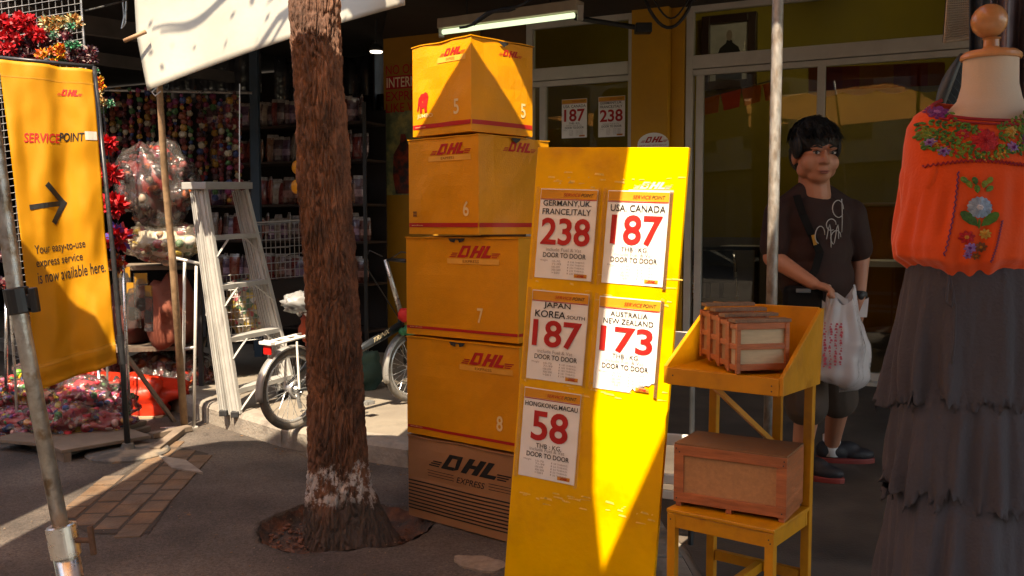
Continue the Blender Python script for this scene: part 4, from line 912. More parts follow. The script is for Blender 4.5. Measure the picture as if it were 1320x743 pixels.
# lower racks at the left: boards on steel posts
rack = thing('goods_rack', 'steel rack with wooden boards carrying plastic bags left of the ladder', 'rack', tuple(G(200, 540)))
for (x0, x1, y) in ((120, 262, 343), (120, 262, 448), (110, 262, 530)):
    a, c, n = board_px(x0, x1, y, 6.55, 6.75, .55); b = B(); b.obox(a - V((0, 0, .03)), c - a, n, V((0, 0, .03))); b.obj('board', mat('grey_plank', (.16, .12, .09), .8, .3, 10), rack)
for x, Y in ((124, 6.52), (258, 6.72)):
    q = P(x, 400, Y); b = B(); b.box((q.x - .015, q.y - .02, 0), (q.x + .015, q.y + .01, 1.35)); b.obj('post', M_dark, rack)
# mixed contents (real colours of what is in the bags)
def mixmat(name, ramp, scale, rough=.35, coat=.5, bump=.6):
    m = bpy.data.materials.new(name); m.use_nodes = True; t = m.node_tree; N = t.nodes; L = t.links; p = N['Principled BSDF']
    tc = N.new('ShaderNodeTexCoord'); nz = N.new('ShaderNodeTexNoise'); nz.inputs['Scale'].default_value = scale * .5; L.new(tc.outputs['Object'], nz.inputs['Vector'])
    mxv = N.new('ShaderNodeVectorMath'); mxv.operation = 'MULTIPLY_ADD'; mxv.inputs[1].default_value = (.05,) * 3; L.new(nz.outputs['Color'], mxv.inputs[0]); L.new(tc.outputs['Object'], mxv.inputs[2])
    vo = N.new('ShaderNodeTexVoronoi'); vo.inputs['Scale'].default_value = scale; L.new(mxv.outputs[0], vo.inputs['Vector'])
    sp = N.new('ShaderNodeSeparateColor'); L.new(vo.outputs['Color'], sp.inputs[0])
    cr_ = N.new('ShaderNodeValToRGB'); cr_.color_ramp.interpolation = 'CONSTANT'
    el = cr_.color_ramp.elements
    while len(el) < len(ramp): el.new(.5)
    for i, c in enumerate(ramp): el[i].position = i / len(ramp); el[i].color = (*c, 1)
    L.new(sp.outputs[0], cr_.inputs[0]); L.new(cr_.outputs[0], p.inputs['Base Color'])
    p.inputs['Roughness'].default_value = rough; p.inputs['Coat Weight'].default_value = coat; p.inputs['Coat Roughness'].default_value = .12
    b1 = N.new('ShaderNodeBump'); b1.inputs['Strength'].default_value = bump; b1.inputs['Distance'].default_value = .02; L.new(vo.outputs['Distance'], b1.inputs['Height']); L.new(b1.outputs[0], p.inputs['Normal'])
    n3 = N.new('ShaderNodeTexNoise'); n3.inputs['Scale'].default_value = 14; n3.inputs['Detail'].default_value = 5; L.new(tc.outputs['Object'], n3.inputs['Vector'])
    b2 = N.new('ShaderNodeBump'); b2.inputs['Strength'].default_value = .9; b2.inputs['Distance'].default_value = .03; L.new(n3.outputs[0], b2.inputs['Height']); L.new(b2.outputs[0], p.inputs['Coat Normal'])
    MATS[name] = m; return m
M_mixA = mixmat('candy_mix', [(.40, .02, .04), (.40, .07, .16), (.10, .05, .18), (.45, .18, .03), (.30, .015, .03), (.45, .22, .24), (.04, .12, .04), (.22, .015, .025), (.35, .02, .06), (.16, .02, .05)], 52)
M_mixB = mixmat('pale_toy_mix', [(.50, .42, .30), (.55, .38, .08), (.40, .08, .10), (.10, .18, .10), (.55, .50, .45), (.35, .20, .10), (.42, .34, .22)], 26)
M_mixC = mixmat('dark_red_toy_mix', [(.14, .012, .012), (.05, .012, .015), (.22, .02, .012), (.03, .02, .025), (.30, .05, .02), (.08, .012, .03), (.16, .12, .10), (.10, .01, .01)], 20)
M_film = clearmat('clear_film', (.97, .96, .95), .10, .13, bump=.7, diffuse=(.75, .72, .68))
RAMPS = {'candy_mix': [(.42, .02, .04), (.42, .06, .16), (.12, .04, .20), (.50, .20, .03), (.32, .015, .03), (.50, .28, .26), (.05, .16, .05), (.45, .30, .02), (.35, .02, .10), (.03, .06, .20)],
 'pale_toy_mix': [(.50, .42, .30), (.55, .38, .08), (.40, .08, .10), (.10, .18, .10), (.55, .50, .45), (.35, .20, .10), (.42, .34, .22)],
 'dark_red_toy_mix': [(.18, .012, .012), (.06, .012, .015), (.28, .02, .012), (.03, .02, .025), (.38, .08, .02), (.10, .012, .03), (.22, .16, .12), (.12, .01, .01)]}
def bagshape(d, r, nz, nf, seed, crk=0):
    q = 1 + nz * noise.noise(d * nf + V((seed * 7.1, seed * 3.3, 0)))
    if crk: q += crk * abs(noise.noise(d * 7 + V((seed, 0, 3)))) + crk * .6 * abs(noise.noise(d * 15 + V((0, seed, 3))))
    return V((d.x * r[0], d.y * r[1], d.z * r[2])) * q
def goods_bag(q, r, m, lab, name='goods_bag', film=True, seed=0, group=None, tail=None, nz=.45):
    t = thing(name, lab, 'bag', (q[0], q[1], q[2] - r[2]), 0, group); q = V(q); rg = random.Random(seed * 13 + 5)
    ramp = RAMPS[m.name]; big = m.name != 'candy_mix'; s0 = .034 if big else .021
    n = int((r[0] * r[2] + r[0] * r[1] + r[1] * r[2]) * 4.2 / (s0 * s0 * 3.2))
    b = B(); b.ball(q, V(r) * .80, 16, 10, c=ramp[0], nz=nz, nf=2.3, seed=seed)
    for k in range(n):
        d = V((rg.gauss(0, 1), rg.gauss(0, 1), rg.gauss(0, 1))).normalized()
        if d.y > .45: continue
        s_ = s0 * rg.uniform(.6, 1.3); rot = Quaternion(V((rg.gauss(0, 1), rg.gauss(0, 1), rg.gauss(0, 1))).normalized(), rg.uniform(0, 3)).to_matrix()
        b.ball(q + bagshape(d, r, nz, 2.3, seed) * rg.uniform(.80, .93), (s_, s_ * rg.uniform(.5, 1), s_ * rg.uniform(.35, .8)), 7, 5, c=ramp[int((noise.noise(d * 3.5 + V((seed, 2, 1))) * 1.2 + .5 + rg.gauss(0, .14)) * len(ramp)) % len(ramp)], m=rot)
    b.obj('contents', M_bead, t, smooth=True)
    if film:
        b = B()
        def fl_(u, v):
            th = math.pi * v; ph = 2 * math.pi * u; d = V((math.sin(th) * math.cos(ph), math.sin(th) * math.sin(ph), math.cos(th))); return q + bagshape(d, r, nz, 2.3, seed, .10)
        b.grid(fl_, 60, 34, closed=True)
        if tail: b.tube([q + V(tail) * .6, q + V(tail) * .85, q + V(tail)], [.05, .015, .04], 10)
        b.obj('film', M_film, t, smooth=True)
    return t
gq = G
fl = [((30, 505), 5.9, (.20, .16, .11), 'clear bag of pink and red trinkets at the far left of the pavement pile'), ((22, 545), 5.55, (.22, .15, .09), 'flattened clear bag of trinkets lowest at the left end of the pile'),
      ((78, 540), 5.5, (.20, .15, .10), 'bag of mixed trinkets at the front edge of the pile by the silver pole'), ((112, 512), 5.75, (.19, .15, .12), 'bag of pink sweets with a tied corner below the banner'),
      ((128, 545), 5.55, (.19, .14, .08), 'bag of purple and red trinkets low beside the black pole'), ((60, 490), 6.1, (.20, .16, .12), 'bag of bright balls behind the silver pole'), ((148, 522), 5.8, (.13, .12, .10), 'small bag with yellow and green trinkets next to the black pole')]
for k, ((x, y), Y, r, lab) in enumerate(fl):
    q = P(x, y, Y); goods_bag(tuple(q), r, M_mixA, lab, seed=k + 1, group='bags of trinkets piled on the ground', tail=(.2, 0, .1) if k == 3 else None)
b = B()
for k in range(14):
    q = P(random.uniform(5, 150), random.uniform(476, 505), 5.9); b.ball(q, random.uniform(.02, .036), 10, 8, c=random.choice([(.5, .3, .02), (.12, .3, .04), (.45, .03, .03), (.45, .12, .02), (.4, .3, .2)]))
tag(b.obj('loose_trinkets', M_bead, smooth=True), 'loose bright balls scattered over the trinket bags', 'trinkets', kind='stuff')
pl = thing('wooden_pallet', 'low grey wooden pallet under the trinket bags', 'pallet', (-3.1, 5.7, 0))
pz = [(G(-30, 548), G(80, 597)), (G(80, 590), G(190, 556))]
for (a, c), w in zip(pz, (.09, .09)):
    b = B(); d = (c - a); n = V((-d.y, d.x, 0)).normalized() * .5; n = n if n.y > 0 else -n; b.obox(a + V((0, 0, .05)), d, n, V((0, 0, .02))); b.obj('board', MATS['grey_plank'], pl, bevel=.003)
    b = B(); b.obox(a + V((0, 0, .0)) + n * .02, d, n * .08, V((0, 0, .049))); b.obj('bearer', MATS['grey_plank'], pl)
# red plastic sack
b = B(); q = P(160, 508, 6.35); b.ball(q, (.37, .2, .17), 36, 22, nz=.55, nf=1.7, seed=5); tag(b.obj('red_sack', mat('red_plastic_film', (.60, .03, .012), .35, .1, 6, .5, 14, coat=.3), smooth=True), 'bright red plastic sack lying behind the black banner pole', 'sack')
b = B(); q = P(176, 541, 6.1); b.obox(q - V((.09, 0, .02)), (.24, .05, 0), (0, .1, 0), (0, 0, .03)); tag(b.obj('plank_offcut', mat('pale_plank', (.35, .25, .16), .8, .3, 12)), 'pale wooden plank end under the red sack', 'plank')
# big clear bags on the rack
q = P(203, 238, 6.55); goods_bag(tuple(q), (.27, .22, .29), M_mixC, 'large clear plastic bag of red toys high beside the canopy pole', seed=11, tail=(-.35, -.05, .05), nz=.35)
q = P(212, 312, 6.55); goods_bag(tuple(q), (.28, .2, .135), M_mixB, 'long clear bag of pale toys lying on the upper rack board', seed=12, nz=.3)
b = B(); q = P(222, 400, 6.75); b.ball(q, (.17, .2, .27), 24, 18, nz=.4, nf=2, seed=3); tag(b.obj('brown_sack', mat('brown_red_cloth', (.17, .045, .025), .8, .2, 6, .4, 20), smooth=True), 'brownish red cloth sack on the middle rack board', 'sack')
b = B(); q = P(166, 402, 6.9); b.ball(q, (.20, .2, .26), 24, 18, nz=.4, nf=2, seed=8); tag(b.obj('dark_sack', mat('dark_red_cloth', (.08, .02, .016), .8, .2, 6, .4, 20), smooth=True), 'dark red cloth sack behind the hanging packets', 'sack')
for k, (x, y, s_) in enumerate([(150, 490, .17), (205, 485, .2), (245, 485, .17)]):
    q = P(x, y, 6.9); goods_bag(tuple(q), (s_, .2, .18), M_mixC, ['dark bag of toys low on the rack near the black pole', 'dark bag of toys low in the middle of the rack', 'dark bag of toys low on the rack by the folded frame'][k], seed=20 + k)
# hanging clear packets with gold tags
for k, (x, y) in enumerate([(160, 372), (172, 392), (182, 380), (191, 396)]):
    q = P(x, y, 6.05); t = thing('hanging_packet', 'clear packet of trinkets with a gold card hanging left of the rack', 'packet', tuple(q), rng.uniform(-.5, .5), 'packets hanging at the rack')
    b = B(); mw = WM[t]
    b.grid(lambda u, v: mw @ V((.045 * math.cos(2 * math.pi * u), .014 * math.sin(2 * math.pi * u) * math.sin(math.pi * min(.97, v + .03)), .14 - .30 * v)), 12, 8, closed=True); b.obj('film', M_film, t, smooth=True)
    b = B(); b.obox(mw @ V((-.03, -.004, -.11)), mw.to_3x3() @ V((.06, 0, 0)), mw.to_3x3() @ V((0, .008, 0)), V((0, 0, .17))); b.obj('contents', M_mixC, t)
    b = B(); b.obox(mw @ V((-.038, -.006, .07)), mw.to_3x3() @ V((.076, 0, 0)), mw.to_3x3() @ V((0, .012, 0)), V((0, 0, .07))); b.obj('gold_card', mat('gold_card', (.36, .17, .02), .35, .2), t)
# wire grid panel, ornaments above and beside the banner
M_wire = mat('wire', (.30, .29, .28), .4, .2, metal=.7)
gr = thing('wire_grid_panel', 'tall wire grid panel hung with ornaments behind the banner', 'display grid', tuple(P(100, 560, 5.7)))
ga, gb2, gd = P(-20, -40, 5.5), P(100, -60, 5.85), P(138, 470, 5.85)
b = B(); gc = P(20, 490, 5.5)
for k in range(15): f = k / 14; b.tube([ga.lerp(gb2, f), gc.lerp(gd, f)], .0026, 5)
for k in range(60): f = k / 59; b.tube([ga.lerp(gc, f) + V((0, -.004, 0)), gb2.lerp(gd, f) + V((0, -.004, 0))], .0022, 5)
b.obj('mesh', M_wire, gr)
b = B(); b.tube([gb2, gd, V((gd.x, gd.y, .0))], .008, 8); b.tube([ga, gc, V((gc.x, gc.y, 0))], .008, 8); b.obj('frame', M_steel, gr)
def pompom(k, cols, r=.055, n=70, spike=.5):
    b = B(); r2 = random.Random(k)
    for i in range(n):
        d = V((r2.gauss(0, 1), r2.gauss(0, 1), r2.gauss(0, 1))).normalized(); w = d.orthogonal().normalized(); w.rotate(Quaternion(d, r2.uniform(0, 6.28))); l = r * r2.uniform(.75, 1.15); s_ = r * r2.uniform(.12, .24)
        b.face([d * r * .1 - w * s_ * .3, d * r * .1 + w * s_ * .3, d * l * .7 + w * s_, d * l, d * l * .7 - w * s_], r2.choice(cols))
    b.ball((0, 0, 0), r * .5, 8, 6, c=tuple(q * .6 for q in cols[0])); return b
red = [(.42, .006, .012), (.55, .012, .02), (.30, .005, .01)]
kinds = {'red': ('red_pompom', red, 'fluffy red pompom above the banner', 'red pompoms above the banner'),
 'dark': ('dark_ornament', [(.10, .01, .02), (.05, .03, .05), (.14, .02, .02), (.30, .22, .2)], 'dark maroon ornament in the bunch above the banner', 'dark ornaments above the banner'),
 'gold': ('gold_ornament', [(.46, .24, .06), (.5, .38, .20), (.40, .14, .04), (.22, .28, .14)], 'frilly gold and cream ornament above the banner', 'gold ornaments above the banner'),
 'orange': ('orange_ornament', [(.55, .14, .01), (.55, .05, .01), (.5, .3, .02)], 'orange and yellow ornament above the banner', 'orange ornaments above the banner'),
 'green': ('green_ornament', [(.03, .2, .09), (.05, .12, .08), (.4, .36, .3)], 'green ornament above the banner', 'green ornaments above the banner')}
first = {}
def orn(kind, x, y, Y, r):
    nm, cols, lab, grp = kinds[kind]; q = P(x, y, Y)
    if kind not in first:
        o = pompom(len(first) + 40, cols).obj(nm, M_bead, loc=(0, 0, 0)); o.location = q; tag(o, lab, 'ornament', grp); first[kind] = o
    else: o = dup(first[kind], q)
    o.rotation_euler = (rng.uniform(0, 6), rng.uniform(0, 6), rng.uniform(0, 6)); s_ = r / .055; o.scale = (s_, s_, s_)
for x, y, r in [(2, 28, .06), (16, 34, .06), (34, 32, .055), (42, 42, .055), (50, 46, .05), (10, 46, .05), (13, 63, .045), (4, 62, .05), (22, 50, .045), (28, 24, .05), (38, 26, .045)]: orn('red', x, y, 5.45, r)
for x, y, r in [(28, 56, .045), (40, 58, .045), (58, 58, .04), (22, 70, .045), (36, 72, .05), (50, 70, .04), (93, 68, .035), (106, 70, .04), (117, 66, .045), (112, 78, .04), (88, 78, .035), (66, 50, .04), (84, 46, .045), (10, 76, .04), (98, 80, .035), (120, 75, .04)]: orn('dark', x, y, 5.5, r)
for x, y, r in [(60, 30, .05), (72, 27, .045), (82, 30, .045), (94, 27, .05), (100, 30, .04), (65, 37, .035), (76, 36, .04)]: orn('gold', x, y, 5.5, r)
for x, y, r in [(54, 70, .04), (66, 66, .03), (78, 62, .036), (78, 70, .036), (68, 80, .03), (52, 78, .03), (128, 104, .03), (131, 112, .028)]: orn('orange', x, y, 5.42, r)
for x, y, r in [(90, 34, .035), (90, 58, .034), (100, 58, .03), (68, 73, .028), (80, 78, .03), (70, 46, .03), (124, 92, .025), (143, 134, .03)]: orn('green', x, y, 5.45, r)
for x, y, r in [(127, 122, .03), (133, 131, .028), (126, 138, .024)]: orn('gold', x, y, 5.5, r)
gl = [(137, 186, .075, red, 'bright red tassel cluster highest beside the banner edge'), (142, 226, .085, red, 'red tassel cluster beside the arrow of the banner'), (148, 264, .09, red, 'red tassel cluster with shiny tips below the arrow level'), (153, 306, .095, red + [(.08, .05, .30)], 'red tassel cluster with blue tips near the black pole'), (150, 340, .07, [(.5, .03, .02), (.4, .12, .03), (.10, .05, .05)], 'lowest red and orange tassel cluster above the hanging packets')]
for k, (x, y, r, cols, lab) in enumerate(gl):
    t = thing('tassel_cluster', lab, 'tassel', tuple(P(x, y, 5.75)), 0, 'red tassels hanging along the banner')
    b = pompom(70 + k, cols, r, 110); b.bm.transform(WM[t]); b.obj('tassel', M_bead, t)
    b = B(); b.tube([WM[t] @ V((0, 0, .02)), WM[t] @ V((-.02, .02, .24))], .004, 6); b.obj('string', M_dark, t)
for x, y in [(6, 330), (4, 300), (3, 365)]:
    q = P(x, y, 5.6); o = dup(first['dark'], q); o['label'] = 'purple ornament hanging left of the silver pole'; o['group'] = 'purple ornaments left of the pole'
for k, (x, y) in enumerate([(383, 216), (382, 241)]):
    b = B(); q = P(x, y, 6.0); b.ball(q, (.035, .035, .045), 14, 10); b.tube([q + V((0, 0, .04)), q + V((0, 0, .10))], .004, 6, c=None); tag(b.obj('yellow_bauble', mat('yellow_bauble', (.55, .22, .01), .4, .1), smooth=True), ['upper yellow bauble peeping out at the left edge of the trunk', 'lower yellow bauble peeping out at the left edge of the trunk'][k], 'bauble')
# string, lamp, wire basket
b = B(); b.tube([P(309, 108, 6.9), P(308.5, 238, 6.9)], .0045, 6); tag(b.obj('hanging_string', M_wht), 'thin white cord hanging straight down above the ladder', 'cord')
b = B(); b.tube([P(110, 14, 5.9), P(135, 8, 6.0), P(165, 0, 6.2)], .005, 6); b.tube([P(158, -5, 6.2), P(160, 22, 6.2), P(157, 37, 6.2), P(162, 30, 6.2), P(163, -5, 6.2)], .006, 6); tag(b.obj('twisted_rope', M_steel), 'twisted pale rope with a hanging loop left of the white sheet', 'rope')
cl = thing('ceiling_lamp', 'small round lit lamp under the dark stall roof', 'lamp', tuple(P(485, 68, 8.0)))
q = P(485, 68, 8.0); b = B(); b.lathe([(.06, 0), (.06, .02), (.03, .06)], q + V((0, 0, .01)), 20); b.obj('housing', M_dark, cl); b = B(); b.lathe([(.05, 0), (.055, .012)], q, 20); b.obj('bulb', emat('lit_bulb', (1, .95, .9), 1.0), cl)
b = B(); b.tube([q + V((0, 0, .08)), V((q.x, q.y, 3.02))], .008, 6); b.obj('rod', M_dark, cl)
wb = thing('wire_basket', 'dark wire basket with a pale lid standing behind the ladder', 'basket', tuple(P(362, 360, 7.2)))
a, c = P(330, 290, 7.1), P(397, 286, 7.3); d = c - a; n = V((.15, .4, 0)); b = B()
for k in range(12): f = k / 11; b.tube([a + d * f, a + d * f - V((0, 0, .42))], .003, 5)
for k in range(8): z = V((0, 0, -.42 * k / 7)); b.tube([a + z, c + z], .003, 5); b.tube([a + z, a + z + n], .003, 5)
b.obj('wires', M_wire, wb); b = B(); b.obox(a + V((0, 0, .01)), d, n, V((0, 0, .012))); b.obj('lid', mat('grey_tray', (.18, .16, .15), .4), wb)
b = B(); b.obox(a + V((.01, .02, -.80)), d, n * .9, V((0, 0, .37))); b.obj('stand_box', M_back, wb)
wb2 = thing('wire_bin', 'wire bin of yellow and green toys seen between the ladder rungs', 'basket', tuple(P(300, 440, 6.9)))
a, c = P(282, 356, 6.9), P(336, 352, 7.0); d = c - a; b = B()
for k in range(12): f = k / 11; b.tube([a + d * f, a + d * f - V((0, 0, .5))], .003, 5)
for k in range(10): z = V((0, 0, -.5 * k / 9)); b.tube([a + z, c + z], .003, 5)
b.obj('wires', M_wire, wb2); b = B(); b.ball(a + d * .5 + V((0, .15, -.26)), (.16, .12, .22), 20, 14, nz=.3); b.obj('contents', M_mixB, wb2, smooth=True)
# dark cloths hanging further back fill the stall
for k, (x, y, Y, r) in enumerate([(420, 120, 9.2, .5), (455, 170, 9.0, .4), (270, 60, 9.4, .5)]):
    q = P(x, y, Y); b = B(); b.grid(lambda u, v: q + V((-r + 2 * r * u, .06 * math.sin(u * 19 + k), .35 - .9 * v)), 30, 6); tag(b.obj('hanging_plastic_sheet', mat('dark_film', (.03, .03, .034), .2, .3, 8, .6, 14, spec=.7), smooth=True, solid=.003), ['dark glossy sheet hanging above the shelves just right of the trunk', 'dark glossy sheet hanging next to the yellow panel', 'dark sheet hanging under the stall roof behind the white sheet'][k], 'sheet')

# ------------------------------------------------------------------ white ground sheet hung from the stall edge
b = B()
Lb_ = [(172, -60), (173, 0), (178, 45), (190, 117)]
def tarp(u, v):
    xl = [172, 172.5, 176, 190]; yl = [-90, -20, 45, 117]
    j = min(2, int(v * 3)); f = v * 3 - j; x0 = xl[j] + (xl[j + 1] - xl[j]) * f; y0 = yl[j] + (yl[j + 1] - yl[j]) * f
    # bottom edge to the right: (190,117) -> (375,50) -> (515,7)
    xr = 522; yr = -150 + v * 157
    x = x0 + (xr - x0) * u; y = y0 + (yr - y0) * u - 6 * math.sin(math.pi * u) * v
    Y = 5.25 - .75 * u + .05 * math.sin(u * 9) * (1 - .4 * v) + .10 * math.sin(v * 3 + u * 2) + .02 * math.sin(u * 23 + v * 4) 
    return P(x, y, Y)
b.grid(tarp, 60, 24); sh_ = b.obj('white_sheet', mat('white_tarpaulin', (.40, .385, .335), .6, .06, 3, .5, 7, trans=.2), smooth=True, solid=.003); tag(sh_, 'off-white cloth sheet hanging as a sunshade above the stall front', 'sheet')
b = B(); b.tube([P(160, 53, 5.24), P(188, 41, 5.24)], .012, 8); tag(b.obj('sheet_rod', mat('bamboo', (.30, .17, .09), .6, .3, 8), smooth=True), 'wooden rod sticking out at the left edge of the white sheet', 'rod')
b = B(); b.tube([P(238, 552, 5.8), P(222, 330, 5.7), P(212, 220, 5.55), P(205, 105, 5.35), P(203, 70, 5.3)], [.023, .022, .020, .018, .018], 12); tag(b.obj('sheet_pole', mat('brown_pole', (.30, .19, .11), .5, .35, 20, .2, 50), smooth=True), 'thin brown pole holding up the left corner of the white sheet', 'pole')
b = B(); b.tube([P(203, 112, 5.34), P(196, 119, 5.3), P(200, 124, 5.3), P(207, 118, 5.33)], .004, 6); tag(b.obj('tie_cord', M_wht), 'short pale cord tying the white sheet to its pole', 'cord')

# ------------------------------------------------------------------ folded chrome frames on the ground
ff = thing('folded_frame', 'narrow white metal frame standing upright left of the ladder', 'frame', tuple(G(238, 553)))
for nm, a, c in (('upright', (238, 338), (236, 551)), ('upright', (253, 343), (250, 551)), ('top_bar', (222, 332), (257, 340)), ('foot_bar', (207, 553), (255, 551)), ('cross_bar', (237, 450), (252, 448))): b = B(); b.tube([P(*a, 5.85), P(*c, 5.85)], .010, 8); b.obj(nm, mat('white_metal', (.60, .58, .55), .35, .1, 10, metal=.4), ff, smooth=True)
tr_ = thing('trestle', 'chrome trestle legs with a slanting strut behind the banner pole', 'trestle', tuple(P(165, 555, 5.95)))
b = B()
for a, c in (((127, 478), (134, 562)), ((158, 330), (168, 552)), ((8, 380), (8, 500))): b = B(); b.tube([P(*a, 5.75), P(*c, 5.75)], .011, 8); b.obj('leg', M_chrome, tr_, smooth=True)
b = B(); b.bar(P(164, 460, 5.8), P(226, 546, 6.05), .035, .02); b.obj('strut', mat('grey_strut', (.22, .17, .13), .5, .2), tr_)
# timber bits on the ground by the base plate
b = B()
for (x0, y0, x1, y1) in ((85, 588, 190, 556), (195, 566, 245, 556), (200, 585, 232, 560)):
    a, c = G(x0, y0), G(x1, y1); b.bar(a + V((0, 0, .02)), c + V((0, 0, .02)), .06, .035)
tag(b.obj('timber_offcuts', MATS['grey_plank'], bevel=.004), 'grey timber battens on the ground beside the round base', 'timber')
# ------------------------------------------------------------------ step ladder
M_lad = mat('ladder_aluminium', (.47, .46, .44), .42, .08, 10, .06, 60, metal=.35)
ld = thing('step_ladder', 'folded aluminium step ladder leaning beside the bicycle', 'ladder', tuple(G(304, 534, .12)))
lb, lt, rb_, rt_ = P(304, 534, 5.73), P(259, 246, 5.82), P(376, 508, 6.22), P(312, 246, 6.25)
wd = (rb_ - lb).normalized(); dp = V((-wd.y, wd.x, 0)).normalized()
def rail(b, a, c, w=.075, t=.028):
    d = (c - a).normalized(); n = (dp - d * dp.dot(d)).normalized(); s_ = d.cross(n)
    b.obox(a - n * w / 2 - s_ * .002, c - a, n * w, s_ * .004)                     # web
    for q in (-.5, -.22, .22, .5): b.obox(a + n * (w * q - .0025) - s_ * t / 2, c - a, n * .005, s_ * t)
b = B(); rail(b, lb, lt, .085); b.obj('rail', M_lad, ld, bevel=.001); b = B(); rail(b, rb_, rt_, .085); b.obj('rail', M_lad, ld, bevel=.001)
o2 = dp * .085
b = B(); rail(b, lb + o2 * 1.1 + V((0, 0, .0)), lt + o2 * .6, .05); b.obj('rear_rail', M_lad, ld); b = B(); rail(b, rb_ + o2 * 1.1, rt_ + o2 * .6, .05); b.obj('rear_rail', M_lad, ld)
b = B(); A_, C_ = lt + (lt - lb).normalized() * .01, rt_ + (rt_ - rb_).normalized() * .01; b.obox(A_ - dp * .07 - wd * .03, (C_ - A_) + wd * .06, dp * .2, V((0, 0, .045))); b.obj('top_cap', mat('ladder_cap', (.30, .29, .28), .5, .1), ld, bevel=.004)
def at(a, c, z): f = (z - a.z) / (c.z - a.z); return a.lerp(c, f)
for y in (304, 368, 435, 500):
    z = P(285, y, 5.77).z; L0 = at(lb, lt, z); R0 = at(rb_, rt_, z + .012)
    b = B(); b.obox(L0 - dp * .045, R0 - L0, dp * .085, V((0, 0, -.004))); b.obox(L0 - dp * .047 + V((0, 0, -.03)), R0 - L0, dp * .004, V((0, 0, .03))); b.obox(L0 + dp * .036 + V((0, 0, -.03)), R0 - L0, dp * .004, V((0, 0, .03)))
    b.obj('step', M_lad, ld, bevel=.0015)
    b = B()
    for S0, E0, rl in ((L0, L0.lerp(R0, .32), (lb, lt)), (R0, R0.lerp(L0, .32), (rb_, rt_))):
        b.bar(at(*rl, z - .13) - dp * .046, E0 - dp * .046 + V((0, 0, -.025)), .014, .004)
    b.obj('step_brace', M_lad, ld)
b = B(); b.bar(at(lb, lt, .95) + dp * .03, at(lb, lt, .72) + dp * .11, .02, .006); b.obj('spreader', M_lad, ld)
b = B()
for q in (lb, rb_, lb + o2 * 1.1, rb_ + o2 * 1.1): b.box(q + V((-.025, -.03, -.018)), q + V((.025, .03, .02)))
b.obj('foot', M_dark, ld, bevel=.004)

# ------------------------------------------------------------------ folding bicycle
bk = thing('folding_bicycle', 'dark folding bicycle with white carrier and plastic covered saddle behind the tree', 'bicycle', (-1.0, 5.7, .12))
rh, fh = V((-1.25, 5.24, .362)), V((-.66, 6.08, .362)); bd = (fh - rh); bd.z = 0; bd.normalize(); bs2 = V((-bd.y, bd.x, 0)); ZV = V((0, 0, 1))
M_tyre = mat('tyre_rubber', (.12, .11, .10), .8, .3, 40, .3, 120, col2=(.22, .18, .14), mixscale=12, mixlo=.5, mixhi=.7)
M_bikeb = mat('bike_paint', (.02, .022, .025), .3, .1, coat=.3)
M_silver = mat('bike_silver', (.52, .52, .52), .3, .15, 20, metal=.7)
def ring(b, c, d, r, rt, seg=48, sseg=8, flat=1.0, a0=0, a1=2 * math.pi):
    full = abs(a1 - a0) > 6.2; n = seg; s_ = d.cross(ZV)
    pts = []
    for k in range(n if full else n + 1):
        a = a0 + (a1 - a0) * k / n; e = d * math.cos(a) + ZV * math.sin(a)
        for j in range(sseg): t = 2 * math.pi * j / sseg; pts.append(c + e * (r + rt * math.cos(t)) + s_ * rt * flat * math.sin(t))
    m = n if full else n + 1; fs = []
    for k in range(n):
        for j in range(sseg): fs.append((k * sseg + j, k * sseg + (j + 1) % sseg, ((k + 1) % m) * sseg + (j + 1) % sseg, ((k + 1) % m) * sseg + j))
    b.pieces(pts, fs)
def wheel(c, d):
    b = B(); ring(b, c, d, .214, .021, 56, 10); w = b.obj('wheel', M_tyre, bk, smooth=True)
    b = B(); ring(b, c, d, .188, .010, 56, 8, 1.1); b.obj('rim', M_silver, w, smooth=True)
    b = B(); s_ = d.cross(ZV)
    for k in range(28):
        a = 2 * math.pi * k / 28; e = d * math.cos(a) + ZV * math.sin(a); a2 = a + (.5 if k % 4 < 2 else -.5); e2 = d * math.cos(a2) + ZV * math.sin(a2)
        b.tube([c + e2 * .02 + s_ * (.028 if k % 2 else -.028), c + e * .184], .0016, 5)
    b.obj('spokes', M_silver, w)
    b = B(); b.tube([c - s_ * .05, c - s_ * .03, c + s_ * .03, c + s_ * .05], [.012, .024, .024, .012], 12); b.obj('hub', M_silver, w); return w
wheel(rh, bd); fd = (bd + V((.10, 0, 0))).normalized(); wheel(fh, fd)
def fender(c, d, a0, a1):
    n = 24; s_ = d.cross(ZV); pts = []
    for k in range(n + 1):
        a = a0 + (a1 - a0) * k / n; e = d * math.cos(a) + ZV * math.sin(a)
        for j in (-1, -.5, 0, .5, 1): pts.append(c + e * (.248 - .012 * j * j) + s_ * .030 * j)
    b = B(); b.pieces(pts, [(k * 5 + j, k * 5 + j + 1, (k + 1) * 5 + j + 1, (k + 1) * 5 + j) for k in range(n) for j in range(4)]); b.obj('mudguard', mat('silver_mudguard', (.36, .355, .34), .35, .1, metal=.5), bk, smooth=True, solid=.002)
fender(rh, bd, R(30), R(190)); fender(fh, fd, R(20), R(200))
seatb = rh + bd * .30 + ZV * .02; bb = rh + bd * .40 + ZV * -.02; head = fh - bd * .10 + ZV * .30
b = B(); b.tube([bb, bb + bd * -.03 + ZV * .15, rh + bd * .30 + ZV * .30], .018, 10); b.tube([bb + ZV * .14, head + ZV * -.02], [.024, .028], 12); b.tube([rh + bs2 * .06, bb + bs2 * .03], .010, 8); b.tube([rh - bs2 * .06, bb - bs2 * .03], .010, 8)
